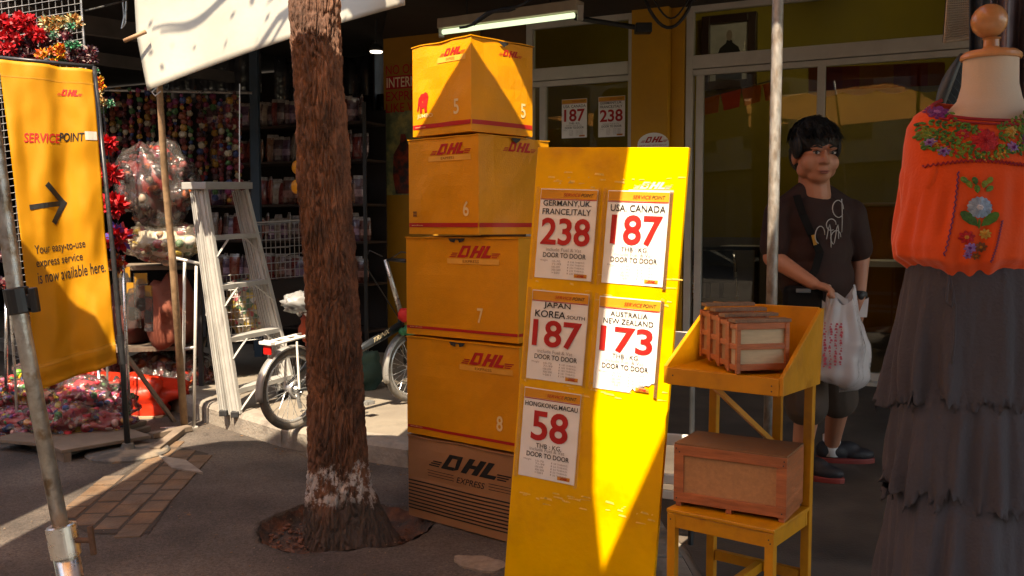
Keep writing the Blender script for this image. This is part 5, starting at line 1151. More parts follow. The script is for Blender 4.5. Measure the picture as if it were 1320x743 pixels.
b.tube([rh + bs2 * .06, rh + bd * .30 + ZV * .24], .008, 8); b.tube([rh - bs2 * .06, rh + bd * .30 + ZV * .24], .008, 8); b.tube([head - ZV * .05, head + ZV * .05], .022, 12); b.tube([head, fh + bs2 * .055, ], .012, 8); b.tube([head, fh - bs2 * .055], .012, 8); b.obj('frame', M_bikeb, bk, smooth=True)
fmk = plane(bb.lerp(head, .45) + ZV * .075 - bs2 * .029, (head - bb - ZV * .14).normalized(), ZV, .0); b = B(); put_text(b, 'TRINX', (.0, -.004, .16, .026), fmk, .02, .2); b.obj('lettering', M_pale, bk)
sp0 = rh + bd * .29 + ZV * .28; sp1 = rh + bd * .09 + ZV * .44
b = B(); b.tube([sp0, sp1], .014, 10); b.obj('seat_post', M_silver, bk, smooth=True)
b = B(); b.ball(sp1 + ZV * .045 + bd * .0, (.10, .065, .045), 24, 14, nz=.15, nf=3, m=Matrix.Rotation(math.atan2(bd.y, bd.x), 3, 'Z')); sd_ = b.obj('saddle', M_dark, bk, smooth=True)
b = B(); b.ball(sp1 + ZV * .045, (.135, .08, .065), 26, 16, nz=.35, nf=4, seed=2, m=Matrix.Rotation(math.atan2(bd.y, bd.x), 3, 'Z')); b.obj('plastic_cover', clearmat('cloudy_film', (.9, .9, .9), .65, .2, bump=.8, diffuse=(.62, .62, .62)), sd_, smooth=True)
cz = rh + ZV * .272
b = B()
for s_ in (-.045, .045): b.tube([cz - bd * .16 + bs2 * s_ + ZV * .0, cz + bd * .24 + bs2 * s_ * .8 + ZV * .04], .009, 8); b.tube([rh + bs2 * s_ * 1.35, cz + bs2 * s_], .007, 8); 
for f in (-.16, -.05, .06, .16): b.tube([cz + bd * f - bs2 * .045 + ZV * (.016 + .1 * f * .2), cz + bd * f + bs2 * .045 + ZV * (.016 + .1 * f * .2)], .007, 8)
b.obox(cz - bd * .19 - bs2 * .05 + ZV * -.004, bd * .06, bs2 * .1, ZV * .018)
b.obj('carrier', mat('white_enamel', (.66, .64, .60), .4, .08), bk, bevel=.002)
b = B(); q = cz - bd * .165 - ZV * .06; b.obox(q - bs2 * .03, bd * -.012, bs2 * .06, ZV * .05); b.obj('reflector', mat('red_reflector', (.5, .01, .01), .2, .1), bk, bevel=.004)
b = B(); q = rh + bd * .20 + ZV * .33; b.ball(q + bs2 * .02, (.10, .07, .12), 20, 14, nz=.3, seed=4, m=Matrix.Rotation(math.atan2(bd.y, bd.x), 3, 'Z')); b.obj('saddle_bag', mat('orange_red_bag', (.38, .06, .02), .6, .2, 8, .4, 20), bk, smooth=True)
st = head + ZV * .05; hb_ = P(497, 335, st.y - .06)
b = B(); b.tube([st, hb_], [.017, .014], 12); b.obj('stem', M_silver, bk, smooth=True)
b = B(); b.tube([hb_ - fd.cross(ZV) * -.24 - bd * .06, hb_ - fd.cross(ZV) * -.1, hb_, hb_ + fd.cross(ZV) * .1, hb_ + fd.cross(ZV) * .24 - bd * .06], .012, 10); b.obj('handlebar', M_dark, bk, smooth=True)
b = B(); q = hb_; b.tube([q + V((.02, 0, .0)), q + V((.10, 0, .05)), q + V((.2, .05, .03)), head + V((.12, 0, .05)), head], .004, 6); b.tube([q + V((-.02, 0, .02)), q + V((-.1, 0, .06)), q + V((-.14, 0, -.02)), head], .004, 6); b.obj('brake_cable', M_dark, bk, smooth=True)
b = B(); b.ball(st + V((.03, -.06, -.0)), (.045, .04, .045), 14, 10, nz=.25); b.obj('red_bauble', mat('red_plush', (.5, .015, .015), .7, .2), bk, smooth=True)
b = B(); b.ball(st + V((.07, -.06, -.10)), (.055, .035, .035), 14, 10, nz=.5); b.ball(st + V((.02, -.06, -.105)), (.03, .03, .025), 10, 8, nz=.4); b.obj('green_bauble', mat('green_plush', (.02, .16, .07), .7, .2), bk, smooth=True)
b = B(); ring(b, bb - bs2 * .05, bd, .075, .006, 32, 6); b.tube([bb - bs2 * .08, bb + bs2 * .08], .012, 8); b.tube([bb - bs2 * .075, bb - bs2 * .075 + bd * .1 - ZV * .12], .008, 8); b.obox(bb - bs2 * .13 + bd * .07 - ZV * .14, bd * .07, bs2 * .06, ZV * .02); b.obj('crank', M_silver, bk)
b = B(); ring(b, rh - bs2 * .035, bd, .045, .008, 24, 6); b.tube([rh - bs2 * .04 - ZV * .02, rh - bs2 * .045 + bd * .02 - ZV * .11], .012, 8); b.tube([rh - bs2 * .04 + ZV * .045, bb - bs2 * .05 + ZV * .075], .004, 6); b.tube([rh - bs2 * .045 + bd * .02 - ZV * .13, bb - bs2 * .05 - ZV * .075], .004, 6); b.obj('derailleur', M_silver, bk)
b = B(); q = P(462, 480, 6.6); b.ball(q, (.17, .15, .18), 22, 16, nz=.4, seed=6); tag(b.obj('green_sack', mat('dark_green_cloth', (.03, .06, .045), .8, .3, 8, .4, 25), smooth=True), 'dark green sack on the ground just right of the trunk', 'sack')

# ------------------------------------------------------------------ young man
def cap(b, a, c, r0, r1, seg=14):
    a, c = V(a), V(c); n = 6
    b.ball(a, r0, seg, 10); b.ball(c, r1, seg, 10); b.tube([a.lerp(c, k / n) for k in range(n + 1)], [r0 + (r1 - r0) * k / n for k in range(n + 1)], seg)
def remesh(b, name, m, parent, voxel, it=6, f=.5):
    me = bpy.data.meshes.new('t'); bmesh.ops.recalc_face_normals(b.bm, faces=b.bm.faces); b.bm.to_mesh(me); b.bm.free()
    o = bpy.data.objects.new('t', me); COL.objects.link(o)
    md = o.modifiers.new('r', 'REMESH'); md.mode = 'VOXEL'; md.voxel_size = voxel
    ms = o.modifiers.new('s', 'SMOOTH'); ms.iterations = it; ms.factor = f
    dg = bpy.context.evaluated_depsgraph_get(); dg.update(); me2 = bpy.data.meshes.new_from_object(o.evaluated_get(dg)); bpy.data.objects.remove(o); bpy.data.meshes.remove(me)
    nb = B(); nb.bm.from_mesh(me2); bpy.data.meshes.remove(me2); return nb.obj(name, m, parent, smooth=True, recalc=False)
YP = 4.15
man = thing('person', 'young man with black hair in a dark brown T-shirt holding a white plastic bag', 'person', (1.37, 4.3, .12))
M_skin = mat('skin', (.42, .18, .11), .5, .08, 12, .05, 90)
M_shirt = mat('brown_tshirt', (.026, .009, .007), .85, .2, 6, .25, 18)
M_short = mat('khaki_shorts', (.06, .04, .03), .85, .2, 8, .25, 20)
M_hair = mat('black_hair', (.008, .007, .007), .55, .3, 40, .4, 90, stretch=(1, 1, .3))
bf = V((.52, -.85, 0)).normalized(); bl = V((-bf.y, bf.x, 0))        # facing, and his left (image right)
if bl.x < 0: bl = -bl
hf = V((.10, -.99, -.08)).normalized(); hl = V((-hf.y, hf.x, 0)).normalized(); hu = hl.cross(hf) * (1 if hl.cross(hf).z > 0 else -1)
HM = Matrix((hl, -hf, hu)).transposed() * 1.10      # local x=his left, y=back, z=up
hc = P(1051, 199, YP)
def hp(x, y, z): return hc + HM @ V((x, y, z))
nk = P(1050, 246, YP + .03); shR = P(1006, 276, YP + .02); shL = P(1096, 277, YP + .10); elR = P(996, 332, YP - .02); wrR = P(1048, 366, YP - .16); hdR = P(1065, 371, YP - .19)
elL = P(1109, 335, YP + .12); wrL = P(1107, 388, YP + .05); hdL = P(1104, 408, YP + .02)
chest = P(1052, 292, YP + .05); belly = P(1052, 358, YP + .03); pelv = P(1054, 420, YP + .06)
hipR = P(1036, 445, YP + .02); hipL = P(1072, 445, YP + .10); knR = P(1040, 535, YP - .02); knL = P(1080, 522, YP + .18); anR = P(1030, 606, YP + .10); anL = P(1072, 574, YP + .38)
BM = Matrix((bl, -bf, ZV)).transposed()
b = B()
# head
b.ball(hp(0, .012, .045), (.076, .092, .080), 22, 16, m=HM); b.ball(hp(0, -.018, -.035), (.071, .072, .076), 20, 14, m=HM); b.ball(hp(0, -.045, -.084), (.048, .040, .031), 16, 10, m=HM)
for s_ in (-1, 1):
    b.ball(hp(.044 * s_, -.052, -.034), (.033, .027, .036), 14, 10, m=HM); b.ball(hp(.052 * s_, -.015, -.062), (.026, .04, .032), 14, 10, m=HM)
    b.ball(hp(.079 * s_, .018, -.012), (.011, .022, .033), 12, 10, m=HM); b.ball(hp(.033 * s_, -.078, .024), (.024, .014, .009), 12, 8, m=HM)
b.ball(hp(0, -.088, -.010), (.011, .016, .030), 12, 10, m=HM); b.ball(hp(0, -.100, -.028), (.015, .015, .012), 12, 8, m=HM)
for s_ in (-1, 1): b.ball(hp(.013 * s_, -.092, -.031), (.010, .011, .008), 10, 8, m=HM)
b.ball(hp(0, -.083, -.061), (.025, .013, .007), 12, 8, m=HM); b.ball(hp(0, -.081, -.071), (.021, .013, .008), 12, 8, m=HM)
cap(b, hp(0, .01, -.06), nk + V((0, .0, -.02)), .064, .072)
# trunk and limbs
for c, r in ((nk + V((0, .01, -.10)), (.12, .085, .06)), (chest, (.165, .115, .13)), (belly, (.165, .135, .15)), (pelv, (.155, .125, .12)), (chest.lerp(belly, .5), (.16, .125, .14))): b.ball(c, r, 24, 16, m=BM)
cap(b, nk + V((0, .02, -.08)), shR, .045, .050); cap(b, nk + V((0, .02, -.08)), shL, .045, .050)
cap(b, shR, elR, .056, .044); cap(b, elR, wrR, .043, .029); cap(b, shL, elL, .054, .043); cap(b, elL, wrL, .041, .028)
cap(b, hipR, knR, .088, .060); cap(b, knR, anR, .056, .036); cap(b, hipL, knL, .088, .060); cap(b, knL, anL, .056, .036)
def hand(w, h, dirf, down, thumbdir):
    d = (h - w).normalized(); s_ = d.cross(down).normalized()
    pc = w.lerp(h, .75); b.ball(pc, .033, 14, 10, m=Matrix((d * 1.25, s_ * 1.05, d.cross(s_) * .55)).transposed())
    for k in range(4):
        base = h + s_ * (.024 - .016 * k) - down * .002; L_ = [.030, .034, .031, .025][k]
        p1 = base + d * L_ * .75 + down * L_ * .30; p2 = p1 + down * L_ * .75 + d * .003; p3 = p2 + down * L_ * .25 - d * L_ * .55
        cap(b, pc + s_ * (.018 - .012 * k), base, .011, .0095, 8); cap(b, base, p1, .0095, .0088, 8); cap(b, p1, p2, .0088, .008, 8); cap(b, p2, p3, .008, .0068, 8)
    t0 = w.lerp(h, .35) + s_ * .022; t1 = t0 + d * .030 + s_ * .012 + down * .014; t2 = t1 + d * .026 - s_ * .012 + down * .012
    cap(b, t0, t1, .0125, .0105, 8); cap(b, t1, t2, .0105, .0085, 8)
hand(wrR, hdR, None, V((.1, -.1, -1)).normalized(), None); hand(wrL, hdL, None, V((-.3, -.6, 0)).normalized(), None)

remesh(b, 'body', M_skin, man, .0048, 9, .5)
# face details
M_eye = mat('eye_white', (.36, .31, .28), .3, .05); M_lip = mat('lip', (.27, .085, .065), .5, .1)
for s_ in (-1, 1):
    b = B(); b.ball(hp(.033 * s_, -.0855, .006), (.014, .008, .0058), 14, 10, m=HM); ey = b.obj('eye', M_eye, man, smooth=True)
    b = B(); b.ball(hp(.033 * s_ - .003, -.0925, .0058), (.0058, .0025, .0056), 10, 8, m=HM); b.obj('iris', M_blk, ey, smooth=True)
    b = B(); b.tube([hp(.017 * s_, -.091, .009), hp(.033 * s_, -.0945, .0135), hp(.049 * s_, -.086, .010)], [.0012, .002, .0012], 6); b.obj('eyelid', mat('lash', (.05, .025, .018), .6), ey, smooth=True)
    b = B(); b.tube([hp(.015 * s_, -.0955, .026), hp(.034 * s_, -.0945, .033), hp(.054 * s_, -.080, .026)], [.0035, .0048, .002], 8); b.obj('eyebrow', M_hair, man, smooth=True)
b = B(); b.ball(hp(0, -.0955, -.0645), (.024, .006, .0042), 14, 8, m=HM); b.ball(hp(0, -.0945, -.0715), (.019, .006, .0045), 14, 8, m=HM); b.obj('lips', M_lip, man, smooth=True)
# hair: cap plus many strands
b = B(); b.ball(hp(0, .022, .062), (.096, .106, .092), 30, 20, m=HM, nz=.06, nf=6); b.ball(hp(0, .052, .0), (.086, .078, .085), 24, 16, m=HM, nz=.06, nf=6)
for s_ in (-1, 1): b.ball(hp(.080 * s_, -.004, .030), (.018, .040, .050), 14, 10, m=HM)
r2 = random.Random(5)
for k in range(900):
    a = r2.uniform(0, 2 * math.pi); e_ = r2.uniform(.0, 1.35)
    d = V((math.sin(e_) * math.cos(a), math.sin(e_) * math.sin(a), math.cos(e_)))
    p0 = V((d.x * .093, d.y * .103 + .022, d.z * .091 + .062)); fr_l = d.y < -.35 and e_ > .55
    tl = V((d.x * .3 + r2.uniform(-.25, .25), d.y * .4 - .15, -.55 - .5 * e_ + r2.uniform(0, .5))).normalized()
    l = r2.uniform(.03, .055) * (1.0 if not fr_l else .95)
    jj = r2.uniform(.004, .011); p1 = p0 + d * jj + tl * l * .5; p2 = p0 + d * (jj - .008 + r2.uniform(0, .008)) + tl * l
    if fr_l: p2.y = min(p2.y, -.084); p2.z = max(p2.z, .028 + .014 * r2.random())
    w = tl.cross(d).normalized() * .0036
    b.face([hp(*(p0 - w)), hp(*(p0 + w)), hp(*(p1 + w * .8)), hp(*p2), hp(*(p1 - w * .8))])
b.obj('hair', M_hair, man, smooth=False)
# T-shirt
b = B()
for c, r in ((nk + V((0, .015, -.075)), (.14, .10, .06)), (nk + V((0, .02, -.062)), (.105, .088, .055)), (chest, (.178, .130, .14)), (belly, (.182, .152, .15)), (chest.lerp(belly, .5), (.176, .142, .14)), (P(1053, 400, YP + .05), (.172, .145, .10))): b.ball(c, r, 26, 18, m=BM)
for sh_, el_ in ((shR, elR), (shL, elL)):
    sg = 1 if (sh_ - nk).dot(bl) > 0 else -1; cap(b, nk + bl * .052 * sg + V((0, .02, .006)), sh_ + V((0, 0, -.002)), .042, .066); cap(b, nk + V((0, .02, -.07)), sh_, .055, .070); cap(b, sh_, sh_.lerp(el_, .74), .074, .068)
    d = (el_ - sh_).normalized()
remesh(b, 'tshirt', M_shirt, man, .008, 4, .5)
b = B()
for k in range(26):     # neckband
    pass
ring_pts = [nk + BM @ V((.078 * math.cos(a), .07 * math.sin(a) + .005, -.030 + .030 * math.sin(a))) for a in [2 * math.pi * k / 24 for k in range(25)]]
b.tube(ring_pts, .006, 8); b.obj('neckband', M_shirt, man, smooth=True)
# swirl print on the chest
b = B(); pc = chest + bf * .128 + bl * -.005 + V((0, 0, -.02))
def chestpt(x, z):
    e2 = max(0, 1 - (x / .185) ** 2 - (z / .30) ** 2); return chest + bl * (x * 1.35 - .10) + V((0, 0, z * 1.25 + .02)) + bf * (.142 * math.sqrt(e2) + .004)
curves = [[(.06 + .035 * math.cos(t), .045 + .03 * math.sin(t)) for t in [k * .35 for k in range(17)]], [(.02 + .025 * math.cos(t), -.01 + .02 * math.sin(t)) for t in [k * .4 for k in range(14)]], [(.0 + .045 * k / 8, -.06 + .05 * math.sin(k * .8)) for k in range(14)], [(-.03 + .02 * math.cos(t), -.045 + .03 * math.sin(t)) for t in [k * .45 for k in range(11)]], [(.085, .08 - .013 * k) for k in range(10)], [(.05 + .03 * math.cos(t), -.055 + .025 * math.sin(t)) for t in [k * .4 for k in range(16)]]]
for cv in curves: b.tube([chestpt(*q) for q in cv], .0022, 5)
b.obj('white_print', mat('white_print', (.40, .38, .36), .7), man, smooth=True)
# shorts, socks, shoes
b = B(); b.ball(pelv, (.172, .142, .13), 24, 16, m=BM); cap(b, hipR, hipR.lerp(knR, .86), .104, .098); cap(b, hipL, hipL.lerp(knL, .88), .104, .098); remesh(b, 'shorts', M_short, man, .009, 4)
M_sock = mat('white_sock', (.62, .58, .57), .85, .05, 20, .2, 90); M_shoe = mat('black_shoe', (.018, .016, .020), .6, .2, 12, .2, 60); M_sole = mat('red_sole', (.20, .025, .02), .6, .15)
for an, dr in ((anR, V((.80, -.55, 0)).normalized()), (anL, V((.98, -.12, 0)).normalized())):
    b = B(); b.tube([an + V((0, 0, .05)), an + V((0, 0, .0)), an + V((0, 0, -.05))], [.043, .042, .046], 16); b.obj('sock', M_sock, man, smooth=True)
    g = V((an.x, an.y, .12)); sd2 = V((-dr.y, dr.x, 0)); MM = Matrix((dr, sd2, ZV)).transposed()
    b = B(); b.ball(g + dr * .02 + ZV * .055, (.085, .044, .05), 18, 12, m=MM); b.ball(g + dr * .12 + ZV * .045, (.085, .046, .036), 18, 12, m=MM); b.ball(g - dr * .03 + ZV * .06, (.045, .038, .05), 16, 12, m=MM); b.ball(g + dr * .07 + ZV * .07, (.07, .036, .04), 16, 12, m=MM); so = remesh(b, 'shoe', M_shoe, man, .006, 4)
    pts = []
    for k in range(28):
        a = 2 * math.pi * k / 28; q = dr * (.065 + .142 * math.cos(a)) + sd2 * (.047 * math.sin(a) * (1 + .12 * math.cos(a))); pts.append(((g + q).x, (g + q).y))
    b = B(); b.prism(pts, .122, .150); b.obj('sole', M_sole, so, bevel=.006)
b = B(); q = P(1108, 381, YP + .06); dd = (wrL - elL).normalized(); b.tube([q - dd * .012, q + dd * .012], .034, 18, cap=False); b.ball(q + V((-.005, -.034, 0)), (.016, .008, .018), 12, 8); b.obj('wristwatch', M_dark, man, smooth=True)
# camera bag on a strap
cb_ = thing('camera_bag', 'small black camera bag hanging at the young man on a shoulder strap', 'bag', tuple(P(1030, 380, YP - .12)))
b = B(); q = P(1031, 382, YP - .10); b.obox(q + V((-.085, -.05, -.06)), (.16, -.03, 0), (.02, .09, 0), (0, 0, .105)); b.obj('pouch', mat('black_nylon', (.007, .006, .006), .8, .2, 20, spec=.15), cb_, bevel=.018)
b = B(); q2 = q + V((-.04, -.075, .02)); b.obox(q2, (.06, -.011, 0), (.002, .008, 0), (0, 0, .018)); b.obj('buckle', mat('grey_plastic', (.10, .11, .12), .4), cb_, bevel=.003)
b = B(); pts = [shL.lerp(nk, .5) + V((0, -.01, .045)), chestpt(.085, .13) + bf * .006, chestpt(.03, .03) + bf * .008, chestpt(-.04, -.09) + bf * .01, P(1034, 362, YP - .13)]
pts = [P(1027, 252, YP - .04), P(1034, 275, YP - .10), P(1045, 300, YP - .125), P(1057, 326, YP - .13), P(1050, 350, YP - .14), P(1038, 366, YP - .14)]
for a, c in zip(pts[:-1], pts[1:]): b.bar(a, c + (c - a) * .08, .034, .004, side=(1, 0, .3))
b.obj('strap', MATS['black_nylon'], cb_, bevel=.001)
b = B(); q = P(1048, 303, YP - .138); b.bar(q, P(1051, 316, YP - .142), .014, .006, side=(1, 0, .3)); b.obj('yellow_tag', mat('yellow_tag', (.4, .2, .02), .5), cb_)
# white carrier bag in his hand
M_bagw = clearmat('thin_white_plastic', (.9, .88, .9), .80, .22, bump=.8, diffuse=(.84, .80, .83))
cbg = thing('carrier_bag', 'white plastic carrier bag with red print held in the young man\'s hand', 'bag', tuple(P(1085, 497, YP - .17)))
Yb = YP - .17; c0 = P(1083, 445, Yb)
def carrier(u, v):
    a = 2 * math.pi * u; x, y = math.cos(a), math.sin(a); z = .175 - .36 * v
    w = (.055 + .068 * min(1, v * 2.2)) * (1 if v < .8 else math.sqrt(max(0, 1 - ((v - .8) / .2) ** 2) * .85 + .15 * (v < 1)))
    q = 1 + .16 * noise.noise(V((x * 2, y * 2, v * 4 + 3))) + .10 * math.sin(a * 5 + v * 2) * (1 - .5 * v) + .05 * math.sin(a * 11 + v * 5)
    tip = .10 * max(0, .16 - v) * (abs(math.cos(a)) ** 2) * 6
    return c0 + V((x * w * q * 1.0, y * w * .6 * q, z + tip * .9 - .02 * x * v))
b = B(); b.grid(carrier, 60, 40, closed=True); b.obj('bag_body', M_bagw, cbg, smooth=True)
b = B(); hk = hdR + V((.025, -.01, -.02))
for sx in (-1, 1):
    for off_ in (-.016, .016): 
        e0 = c0 + V((.034 * sx, off_ * 1.6, .17)); b.face([e0 + V((-.022, 0, 0)), e0 + V((.022, 0, 0)), hk + V((.012 + .004 * sx, off_ * .5, 0)), hk + V((-.008 + .004 * sx, off_ * .5, 0))])
e0 = c0 + V((.10, .0, .12)); b.face([e0 + V((-.03, 0, 0)), e0 + V((.012, 0, 0)), e0 + V((.018, 0, .085)), e0 + V((.0, 0, .075))]); e0 = c0 + V((-.075, .0, .13)); b.face([e0 + V((-.016, 0, 0)), e0 + V((.03, 0, 0)), e0 + V((.008, 0, .05)), e0 + V((-.012, 0, .07))])
b.obj('handle', M_bagw, cbg, solid=.001)
b = B(); r2 = random.Random(8)
for k in range(66):
    x = -.088 + .020 * (k % 4) + r2.uniform(-.003, .003); z = .10 - .0115 * (k // 4) + r2.uniform(-.002, .002); s_ = r2.uniform(.003, .0075); y = -.078 * math.sqrt(max(.05, 1 - (x / .125) ** 2)) - .010
    b.face([c0 + V((x + dx * s_, y, z + dz * s_)) for dx, dz in ((-1, -.6), (1, -.8), (.8, .7), (-.6, .9))])
b.obj('red_print', mat('red_bag_print', (.40, .03, .06), .5), cbg)
b = B(); b.ball(c0 + V((.005, 0, -.085)), (.085, .045, .075), 18, 12, nz=.4); b.obj('contents', mat('bag_contents', (.42, .36, .38), .7, .2, 8), cbg, smooth=True)
b = B(); q = P(1052, 468, YP - .05); b.ball(q, (.05, .04, .115), 22, 18, nz=.5, nf=3, seed=9); tag(b.obj('clear_bag', M_film, smooth=True), 'crumpled clear plastic bag hanging behind the yellow stand beside the white bag', 'bag')

# ------------------------------------------------------------------ dress form with blouse and skirt
YD = 1.93; DX = P(1273, 200, YD).x; DC = V((DX, YD, 0))
df = thing('dress_form', 'cream cloth dress form with a turned wooden neck knob', 'mannequin', (DX, YD, .12))
def zof(y): return P(1273, y, YD).z
def lerpprof(prof, z):
    if z >= prof[0][0]: return prof[0][1:]
    for p0, p1 in zip(prof[:-1], prof[1:]):
        if z >= p1[0]:
            f = (p0[0] - z) / (p0[0] - p1[0]); f2 = f * f * (3 - 2 * f) * .5 + f * .5; return tuple(a + (c - a) * f2 for a, c in zip(p0[1:], p1[1:]))
    return prof[-1][1:]
bust = [(zof(75), .052, .050), (zof(108), .053, .052), (zof(128), .060, .058), (zof(142), .078, .066), (zof(158), .108, .074), (zof(178), .132, .084), (zof(215), .140, .098), (zof(260), .14, .105), (zof(330), .125, .095), (zof(370), .125, .095)]
b = B()
def bustf(u, v):
    z = bust[0][0] + (bust[-1][0] - bust[0][0]) * v; rx, ry = lerpprof(bust, z); a = 2 * math.pi * u; return DC + V((rx * math.cos(a), ry * math.sin(a), z))
b.grid(bustf, 48, 60, closed=True); b.obj('torso', mat('cream_jersey', (.55, .43, .34), .8, .04, 8, .1, 300), df, smooth=True)
zt_ = zof(75); M_turn = mat('turned_wood', (.46, .20, .08), .35, .2, 6, stretch=(1, 1, 4), coat=.3)
b = B(); tilt = Matrix.Rotation(R(-4), 3, 'Y')
prof = [(.056, 0), (.058, .004), (.057, .010), (.050, .016), (.02, .020), (.015, .026), (.0145, .040), (.018, .044)]
b.lathe(prof, DC + V((0, 0, zt_ - .004)), 36); b.obj('neck_cap', M_turn, df, smooth=False, bevel=.001)
b = B(); b.ball(DC + V((-.006, 0, zt_ + .074)), .0345, 28, 20); b.obj('knob', M_turn, df, smooth=True)
b = B(); b.tube([DC + V((0, 0, .16)), DC + V((0, 0, zof(370) + .03))], .016, 12); b.obj('pole', M_turn, df, smooth=True)
b = B()
for k in range(3): a = 2.1 * k + .4; b.tube([DC + V((0, 0, .26)), DC + V((.17 * math.cos(a), .17 * math.sin(a), .22)), DC + V((.24 * math.cos(a), .24 * math.sin(a), .135))], [.016, .014, .012], 8)
b.obj('tripod_leg', M_turn, df, smooth=True)
# blouse
M_blouse = mat('orange_cotton', (.66, .060, .003), .8, .08, 5, .15, 160, sheen=.2)
blo = thing('embroidered_blouse', 'orange cotton blouse embroidered with flowers on the dress form', 'blouse', (DX, YD, zof(345)))
BP = [(zof(127), .092, .074), (zof(138), .124, .082), (zof(150), .150, .090), (zof(166), .163, .099), (zof(190), .167, .112), (zof(215), .168, .122), (zof(250), .169, .132), (zof(290), .174, .140), (zof(315), .178, .142), (zof(332), .174, .138), (zof(345), .150, .116), (zof(352), .132, .100)]
ZN0 = BP[0][0]; ZNE = BP[-1][0]
def bl_r(z, a):
    rx, ry = lerpprof(BP, z); f = max(0, min(1, (zof(214) - z) / (zof(214) - zof(330))))
    wv = (.0022 * math.sin(a * 27 + 2 * math.sin(z * 12)) + .0035 * noise.noise(V((math.cos(a) * 7, math.sin(a) * 7, z * 4)))) * min(1, f * 3) + .020 * f * f * noise.noise(V((math.cos(a) * 2.6, math.sin(a) * 2.6, z * 6))) + .010 * f * noise.noise(V((math.cos(a) * 5, math.sin(a) * 5, z * 9 + 4)))
    return rx + wv, ry + wv
def neckz(a): s_ = math.sin(a); return ZN0 - .004 - (zof(131) - zof(164)) * max(0, -s_) ** .75
def blf(u, v):
    a = 2 * math.pi * u; zt2 = neckz(a); z = zt2 + (ZNE - zt2) * v
    zz = ZN0 + (z - zt2) if v < .0 else z
    rx, ry = bl_r(z, a)
    # neckline opens forward
    if v < .10:
        k = (1 - v / .10); rx = rx * (1 - .0 * k); 
    k = max(0, (v - .7) / .3) ** 2
    return DC + V((rx * math.cos(a), ry * math.sin(a), z + k * (.010 * math.sin(a * 4 + 1) + .022 * noise.noise(V((math.cos(a) * 3, math.sin(a) * 3, 7))))))
b = B(); b.grid(blf, 220, 100, closed=True)
body_ = b.obj('blouse_body', M_blouse, blo, smooth=True, solid=.0015)
for sx in (-1, 1):
    b = B()
    def slv(u, v):
        a = 2 * math.pi * u; c = DC + V((sx * (.112 + .034 * v), 0.0, zof(158) + (zof(280) - zof(158)) * v)); r = .022 + .020 * math.sin(math.pi * min(1, v * .9 + .05)); r *= 1 + .05 * math.sin(a * 9) * v + .12 * noise.noise(V((math.cos(a) * 2, math.sin(a) * 2, v * 4)))
        if v > .93: r *= .8
        return c + V((sx * r * .85 * math.cos(a), r * 1.7 * math.sin(a), .018 * math.cos(a) * (1 - v)))
    b.grid(slv, 40, 24, closed=True); b.obj('sleeve', M_blouse, blo, smooth=True, solid=.0015)
    b = B(); b.grid(lambda u, v: slv(u, .935 + .07 * v) + V((0, 0, -.008 * v + .005 * math.sin(u * 90) * v)), 80, 2, closed=True); b.obj('sleeve_trim', mat('dark_red_thread', (.28, .012, .02), .7, .2), blo, smooth=True)
def ux(px, py):      # pixel on the front of the blouse -> surface point + normal
    z = zof(py) ; x = (px - 1273) / 1200 * (YD - .11)
    return x, z
def surf(x, z, h=.002):
    rx, ry = bl_r(z, -math.pi / 2); c = max(-1, min(1, x / rx)); a = -math.acos(c) if True else 0
    rx, ry = bl_r(z, a); p = DC + V((rx * math.cos(a), ry * math.sin(a), z)); n = V((math.cos(a) / rx, math.sin(a) / ry, 0)).normalized(); return p + n * h
M_emb = mat('embroidery_thread', (1, 1, 1), .65, .25, 90, .5, 220, attr=True)
b = B()
def petal(x, z, ang, l, w, c, h=.0035):
    d = (math.cos(ang), math.sin(ang)); n = (-d[1], d[0]); pts = [(0, 0), (.3, .8), (.65, 1), (.92, .55), (1, 0), (.92, -.55), (.65, -1), (.3, -.8)]
    b.pieces([surf(x + d[0] * l * p + n[0] * w * q, z + d[1] * l * p + n[1] * w * q, h) for p, q in pts] + [surf(x + d[0] * l * .5, z + d[1] * l * .5, h + .0025)], [(k, (k + 1) % 8, 8) for k in range(8)], c)
def flower(px, py, r, c, c2, n=12):
    x, z = ux(px, py); r = r / 1200 * (YD - .11)
    for k in range(n): petal(x, z, 2 * math.pi * k / n + .2, r, r * .26, c if k % 2 else tuple(q * .8 for q in c))
    for k in range(n): petal(x, z, 2 * math.pi * (k + .5) / n, r * .62, r * .2, tuple(q * .9 for q in c), .0055)
    for k in range(6): petal(x, z, k * 1.05, r * .28, r * .12, c2, .0075)
def leaf(px, py, ang, l, w, c): x, z = ux(px, py); s_ = (YD - .11) / 1200; petal(x, z, ang, l * s_, w * s_, c)
GR = [(.05, .15, .02), (.10, .20, .03), (.16, .20, .02), (.03, .10, .02)]
RD, PU, LI, GO, BL_, YE = (.45, .008, .015), (.16, .015, .17), (.26, .14, .40), (.52, .22, .03), (.24, .33, .46), (.55, .32, .06)
flower(1234, 187, 16, RD, (.3, .0, .01)); flower(1211, 178, 8, RD, GO, 8); flower(1191, 148, 11, PU, (.3, .1, .3), 9); flower(1201, 157, 5, RD, RD, 6); flower(1309, 190, 17, GO, YE, 14); flower(1286, 187, 9, PU, LI, 9); flower(1313, 150, 10, BL_, YE, 9)
flower(1266, 196, 8, LI, PU, 8); flower(1191, 199, 7, LI, PU, 7); flower(1179, 187, 7, LI, PU, 7); flower(1266, 176, 8, YE, GO, 8); flower(1184, 190, 4, GO, RD, 6); flower(1296, 172, 6, RD, GO, 7)
flower(1224, 269, 14, BL_, (.45, .45, .5), 16); flower(1211, 305, 9, RD, GO, 8); flower(1230, 301, 7, YE, GO, 8); flower(1215, 318, 7, LI, PU, 8); flower(1226, 317, 7, (.20, .07, .03), GO, 8); flower(1213, 327, 5, LI, PU, 6); flower(1222, 328, 5, (.25, .1, .03), GO, 6)
r2 = random.Random(4)
